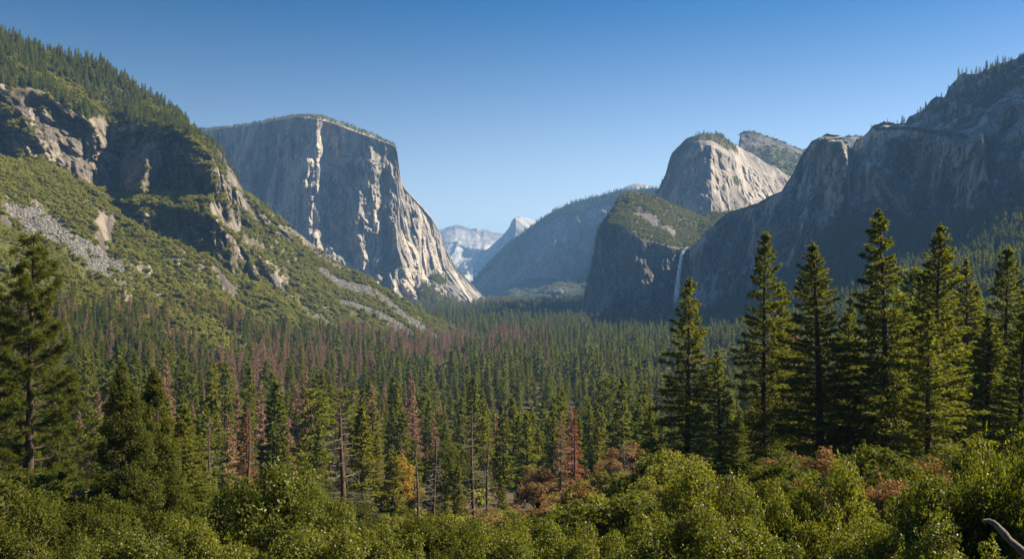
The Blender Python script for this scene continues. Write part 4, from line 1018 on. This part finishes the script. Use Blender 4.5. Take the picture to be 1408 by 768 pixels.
for d0, d1, sp, mind in ((150, 240, 9, 5), (240, 800, 10.5, 7.5), (800, 2000, 12, 8.8), (2000, 5200, 14.5, 10.5)):
    x, y = cand(d0, d1, sp)
    px = CX + x / y * F
    if d1 <= 240: m = ((px > 1030) | (px < 300)); x, y = x[m], y[m]
    if d0 >= 2000:
        m = (x > -900 - (y - 2000) * .1) & (x < 520); x, y = x[m], y[m]
    k = thin(x, y, mind); x, y = x[k], y[k]
    dm = np.min(np.hypot(x[:, None] - uarr[None, :, 0], y[:, None] - uarr[None, :, 1]) - uarr[None, :, 2], 1) if d0 < 300 else np.full(len(x), 9)
    clear = fbm(x, y, 0 * x, 90, 3, 210)
    px = CX + x / y * F
    openz = (y < 300) & (px > 560) & (px < 900)
    for i in np.nonzero((dm > 1.5) & (clear > -.28) & ~openz)[0]:
        z = drop(x[i], y[i]); gz = float(ground_z(x[i], y[i]))
        if z > gz + 12 or z > 170: continue       # the slopes get their own cover
        pos.append((x[i], y[i], z - .3)); size.append(1)
pos = np.array(pos)
dd = deadness(pos[:, 0], pos[:, 1]); isdead = rng.uniform(size=len(pos)) < dd
hmul = 1 + .25 * fbm(pos[:, 0], pos[:, 1], 0 * pos[:, 0], 60, 3, 205)
hgt = np.clip(rng.normal(27, 7.0, len(pos)) * hmul, 9, 42)
hgt = np.where(pos[:, 1] < 330, hgt * .85, hgt)
cap = HC - pos[:, 2] + (CY - 445) / F * pos[:, 1]
hgt = np.where((pos[:, 1] < 260), np.minimum(hgt, np.maximum(cap, 9)), hgt)
hgt = np.where(rng.uniform(size=len(pos)) < .07, np.minimum(hgt * 1.3, 46), hgt)
wid = rng.uniform(.72, 1.32, len(pos)) * (hgt / 30) ** -.25
# the ones that show largest become trees of their own
pxs_, pys_ = to_px(pos.T)
vis = np.array([abs(a - CX) < CX + 12 for a in pxs_])
appar = np.where(vis, hgt / pos[:, 1], 0)
order = np.argsort(-appar); single = np.zeros(len(pos), bool)
ng = nd = 0
for i in order:
    if appar[i] <= 0 or (ng >= 275 and nd >= 110): break
    if isdead[i] and nd >= 110 or (not isdead[i]) and ng >= 275: continue
    if not (seen(pos[i] + [0, 0, hgt[i] * .9])): continue
    single[i] = True
    if isdead[i]: nd += 1
    else: ng += 1
    s = hgt[i] / 30; near = pos[i, 1] < 300; right = pxs_[i] > 900; left = pxs_[i] < 430
    if isdead[i]:
        plant('dead_conifer', DEADP[i % 3], pos[i], 'reddish brown dead conifer among living trees on the ' + ('left slope' if left else 'valley floor'), 'dead conifer', 'dead conifers on the left slope' if left else 'dead conifers on the valley floor', (s * wid[i], s * wid[i], s), U(0, 6.28))
    else:
        lab, grp = ('green conifer in the crowd behind the tall right firs', 'conifers behind the right firs') if right else \
                   ('green conifer mixed with brown dead trees on the left slope', 'conifers on the left slope') if left else \
                   ('green conifer in the dense stand filling the middle of the valley', 'conifers in the valley stand')
        plant('conifer', MIDP[i % 9] if rng.uniform() > .06 else MIDY[i % 2], pos[i], lab, 'conifer', grp, (s * wid[i], s * wid[i], s), U(0, 6.28))
rest = ~single
# more conifers on slopes
def sample(g, n, w):
    P = g['P']; c = P[:-1, :-1]
    area = np.linalg.norm(np.cross(P[1:, :-1] - c, P[:-1, 1:] - c), axis=-1)
    ww = area * np.clip(w[:-1, :-1], 0, None); p = (ww / ww.sum()).ravel()
    ids = rng.choice(p.size, n, p=p); r_, c_ = np.divmod(ids, ww.shape[1])
    a, b = rng.uniform(size=(2, n, 1))
    q = (P[r_, c_] * (1 - a) + P[r_ + 1, c_] * a) * (1 - b) + (P[r_, c_ + 1] * (1 - a) + P[r_ + 1, c_ + 1] * a) * b
    return q, r_, c_
def gnoise(g, s, seed): P = g['P']; return fbm(P[..., 0], P[..., 1], P[..., 2], s, 4, seed)
FP, FH, FD = [pos[rest & ~isdead]], [hgt[rest & ~isdead]], [pos[rest & isdead]]
DH = [hgt[rest & isdead]]
H = hill; v, px = H['v'], H['px']
rocky = (H['n'][..., 2] < .62) | (H['talus'] > .47) | (H['veg'] < .45)
top = (v < .95) * sst(330, 230, px) * sst(-.35, .25, gnoise(H, 130, 301) + .45 * (.6 - v)) * (H['n'][..., 2] > .5)
q, _, _ = sample(H, 2600, top); FP.append(q); FH.append(rng.normal(17, 4, len(q)).clip(7, 26))
crest = (v < .12) * (px < 340); q, _, _ = sample(H, 200, crest); FP.append(q); FH.append(rng.normal(13, 4, len(q)).clip(6, 20))
low = sst(4.75, 5.2, v) * ~rocky * (px < 640); q, _, _ = sample(H, 2600, low * sst(-.3, .3, gnoise(H, 110, 302)))
dq = rng.uniform(size=len(q)) < .42; FP.append(q[~dq]); FH.append(rng.normal(20, 4, (~dq).sum()).clip(9, 30)); FD.append(q[dq]); DH.append(rng.normal(19, 4, dq.sum()).clip(9, 28))
mids = sst(3.9, 4.3, v) * (v < 5) * ~rocky * (px < 640); q, _, _ = sample(H, 110, mids * sst(.1, .5, gnoise(H, 160, 303))); FP.append(q); FH.append(rng.normal(15, 4, len(q)).clip(7, 24))
v, px = wall['v'], wall['px']
q, _, _ = sample(wall, 9000, sst(1.95, 2.1, v) * (wall['n'][..., 2] > .35)); FP.append(q); FH.append(rng.normal(25, 5, len(q)).clip(10, 36))
q, _, _ = sample(wall, 420, (v < .95) * (px > 1235) * sst(-.2, .4, gnoise(wall, 120, 311))); FP.append(q); FH.append(rng.normal(17, 4, len(q)).clip(7, 26))
q, _, _ = sample(wall, 150, (v < .12) * (px > 1190)); FP.append(q); FH.append(rng.normal(14, 7, len(q)).clip(5, 32))
q, _, _ = sample(wall, 420, (v > 1.0) * (v < 1.95) * sst(.42, .6, wall['n'][..., 2])); FP.append(q); FH.append(rng.normal(14, 4, len(q)).clip(6, 24))
q, _, _ = sample(mono, 1900, (mono['v'] < 1.0) * (mono['px'] < 545)); FP.append(q); FH.append(rng.normal(8, 3, len(q)).clip(3, 16))
q, _, _ = sample(mono, 700, (mono['v'] > 2) * mono['veg'] * (mono['px'] > 570)); FP.append(q); FH.append(rng.normal(16, 4, len(q)).clip(6, 24))
q, _, _ = sample(spur, 300, (spur['v'] < .95) * (spur['veg'] > .5)); FP.append(q); FH.append(rng.normal(11, 3, len(q)).clip(5, 18))
q, _, _ = sample(spur, 1200, (spur['v'] > 1.93)); FP.append(q); FH.append(rng.normal(24, 4, len(q)).clip(5, 34))
q, _, _ = sample(knoll, 420, (knoll['veg'] > .5) & (knoll['px'] > 1016)); FP.append(q); FH.append(rng.normal(18, 4, len(q)).clip(7, 28))
q, _, _ = sample(dome, 120, (dome['v'] < .5) * (dome['veg'] > .4)); FP.append(q); FH.append(rng.normal(14, 4, len(q)).clip(6, 22))
q, _, _ = sample(fmt, 1800, (fmt['v'] < .9) * (fmt['veg'] > .45)); FP.append(q); FH.append(rng.normal(24, 5, len(q)).clip(10, 36))
FPa, FHa = np.concatenate(FP), np.concatenate(FH)
near = FPa[:, 1] < 900
n = len(FPa); s = FHa / 30
idx = np.where(near, rng.integers(0, 9, n), 9 + rng.integers(0, 4, n))
w_ = rng.uniform(.8, 1.25, n)
stuff('forest', FPa, np.stack([s * w_, s * w_, s], -1), np.stack([rng.normal(size=n) * .025, rng.normal(size=n) * .025, rng.uniform(0, 6.28, n)], -1), idx, MIDM + FARM, 'dense green conifer forest covering the valley floor and ledges', 'forest')
DPa, DHa = np.concatenate(FD), np.concatenate(DH); n = len(DPa); s = DHa / 30
stuff('dead_forest', DPa, np.stack([s, s, s], -1), np.stack([0 * s, 0 * s, rng.uniform(0, 6.28, n)], -1), rng.integers(0, 3, n), DEADM, 'reddish brown dead conifers scattered through the green forest', 'dead forest')
# brush
BP, BS = [], []
v, px = H['v'], H['px']
bw = ~rocky * (1 - .65 * top) * (1 - .55 * sst(5.0, 5.5, v)) * sst(-.9, -.2, gnoise(H, 40, 321) )
q, r_, c_ = sample(H, 42000, bw * 1.0); BP.append(q); BS.append(rng.gamma(5, .62, len(q)).clip(1.4, 6.5) * np.clip(q[:, 1] / 1300, .55, 1.1))
ledge = (H['veg'] > .25) * (H['n'][..., 2] > .4) * (v < 4.1) * (H['talus'] < .4); q, _, _ = sample(H, 5000, ledge * sst(0, .4, gnoise(H, 60, 322))); BP.append(q); BS.append(rng.uniform(1.2, 3.4, len(q)))
tq_ = (H['talus'] > .5); q, _, _ = sample(H, 160, tq_); BP.append(q); BS.append(rng.uniform(1.2, 3.5, len(q)))
q, _, _ = sample(spur, 6000, (spur['v'] < .98) * (spur['veg'] > .45)); BP.append(q); BS.append(rng.uniform(2, 5, len(q)))
q, _, _ = sample(knoll, 3000, (knoll['veg'] > .5)); BP.append(q); BS.append(rng.uniform(3, 8, len(q)))
q, _, _ = sample(dome, 1500, (dome['veg'] > .5)); BP.append(q); BS.append(rng.uniform(2, 5, len(q)))
q, _, _ = sample(mono, 2500, (mono['v'] > 2) * (mono['veg'] > .5)); BP.append(q); BS.append(rng.uniform(2.5, 6, len(q)))
q, _, _ = sample(wall, 2500, (wall['v'] < .99) * (wall['veg'] > .4)); BP.append(q); BS.append(rng.uniform(2, 5, len(q)))
gx, gy = cand(200, 1700, 7.5); k = (fbm(gx, gy, 0 * gx, 90, 3, 210) < -.18) | (rng.uniform(size=len(gx)) < .10); gx, gy = gx[k], gy[k]
q = np.array([(a, b, drop(a, b)) for a, b in zip(gx, gy)]); q = q[q[:, 2] < 140]; BP.append(q); BS.append(rng.gamma(4, .75, len(q)).clip(1.4, 6.0))
q = np.concatenate(BP); s = np.concatenate(BS); n = len(q)
stuff('brush', q - [0, 0, .3], np.stack([s, s * rng.uniform(.8, 1.2, n), s * rng.uniform(.6, .95, n)], -1), np.stack([rng.normal(size=n) * .1, rng.normal(size=n) * .1, rng.uniform(0, 6.28, n)], -1), rng.integers(0, 4, n), BRUSHM, 'olive green brush blanketing the sunlit hillside', 'brush')
# broken rock
q, _, _ = sample(H, 16000, (H['talus'] > .5)); s = rng.gamma(2.0, .36, len(q)).clip(.3, 2.6); n = len(q)
stuff('talus', q, np.stack([s, s * rng.uniform(.7, 1.2, n), s], -1), rng.uniform(-3, 3, (n, 3)), rng.integers(0, 4, n), ROCKS, 'grey broken rock fanning down the hillside in strips', 'talus')
print('COUNTS forest', len(FPa), 'dead', len(DPa), 'brush', len(BP and q), 'single', ng, nd)

# ------------------------------------------------------------------ air, sky, sun, camera
def haze_box():
    x0, x1, y0, y1, z0, z1 = -5200, 5200, -450, 16600, -700, 1020
    V = [(x, y, z) for z in (z0, z1) for y in (y0, y1) for x in (x0, x1)]
    Q = [(0, 2, 3, 1), (4, 5, 7, 6), (0, 1, 5, 4), (2, 6, 7, 3), (0, 4, 6, 2), (1, 3, 7, 5)]
    m = bpy.data.materials.new('air'); m.use_nodes = True; t = m.node_tree; t.nodes.clear()
    out = t.nodes.new('ShaderNodeOutputMaterial'); pv = t.nodes.new('ShaderNodeVolumePrincipled')
    pv.inputs['Color'].default_value = (0.24, 0.52, 1.0, 1); pv.inputs['Density'].default_value = HAZE
    pv.inputs['Anisotropy'].default_value = 0.0
    t.links.new(pv.outputs[0], out.inputs['Volume'])
    o = link('haze', mesh_np('haze', V, Q, m)); tag(o, kind='stuff')
HAZE = 4.6e-5
haze_box()

w = bpy.data.worlds.new('World'); sc.world = w; w.use_nodes = True
nt = w.node_tree; bg = nt.nodes['Background']
sky = nt.nodes.new('ShaderNodeTexSky'); sky.sky_type = 'NISHITA'; sky.sun_disc = False
sky.sun_elevation = math.radians(SUN_EL); sky.sun_rotation = math.radians(SUN_AZ)
sky.altitude = 1400; sky.air_density = 1.0; sky.dust_density = 1.0; sky.ozone_density = 3.0
hs = nt.nodes.new('ShaderNodeHueSaturation')
tc = nt.nodes.new('ShaderNodeTexCoord'); sx = nt.nodes.new('ShaderNodeSeparateXYZ'); nt.links.new(tc.outputs['Generated'], sx.inputs[0])
def wmap(src, a0, a1, b0, b1):
    m = nt.nodes.new('ShaderNodeMapRange'); m.interpolation_type = 'SMOOTHSTEP'
    for k, v in zip(('From Min', 'From Max', 'To Min', 'To Max'), (a0, a1, b0, b1)): m.inputs[k].default_value = v
    nt.links.new(src, m.inputs['Value']); return m.outputs[0]
nt.links.new(wmap(sx.outputs[2], 0.0, 0.42, 0.72, 1.55), hs.inputs['Saturation'])
mu = nt.nodes.new('ShaderNodeMath'); mu.operation = 'MULTIPLY'
nt.links.new(wmap(sx.outputs[2], 0.0, 0.36, 1.40, 0.92), mu.inputs[0]); nt.links.new(wmap(sx.outputs[0], -0.65, 0.25, 0.66, 1.0), mu.inputs[1])
nt.links.new(mu.outputs[0], hs.inputs['Value'])
nt.links.new(sky.outputs[0], hs.inputs['Color']); nt.links.new(hs.outputs[0], bg.inputs['Color']); bg.inputs['Strength'].default_value = 0.046

sl = bpy.data.lights.new('sun', 'SUN'); sl.energy = 5.0; sl.angle = math.radians(0.5); sl.color = (1.0, 0.84, 0.62)
so = bpy.data.objects.new('sun', sl); COL.objects.link(so)
az, el = math.radians(SUN_AZ), math.radians(SUN_EL)
sd = Vector((math.sin(az) * math.cos(el), math.cos(az) * math.cos(el), math.sin(el)))
so.rotation_euler = sd.to_track_quat('Z', 'Y').to_euler(); so.location = (0, 0, 1500)

cam = bpy.data.cameras.new('camera'); co = bpy.data.objects.new('camera', cam); COL.objects.link(co)
cam.sensor_fit = 'HORIZONTAL'; cam.sensor_width = 36; cam.lens = 36 * F / 1408
cam.clip_start = 0.1; cam.clip_end = 60000
co.location = (0, 0, HC); co.rotation_euler = (math.radians(90), 0, 0)
sc.camera = co

sc.view_settings.view_transform = 'Standard'; sc.view_settings.look = 'None'
sc.view_settings.exposure = 1.42; sc.view_settings.gamma = 1.0; sc.view_settings.use_curve_mapping = False
sc.cycles.use_denoising = True
try: sc.cycles.denoiser = 'OPENIMAGEDENOISE'
except Exception: pass
sc.cycles.max_bounces = 6; sc.cycles.diffuse_bounces = 3; sc.cycles.glossy_bounces = 2; sc.cycles.transmission_bounces = 4; sc.cycles.volume_bounces = 1
sc.cycles.sample_clamp_indirect = 4.0
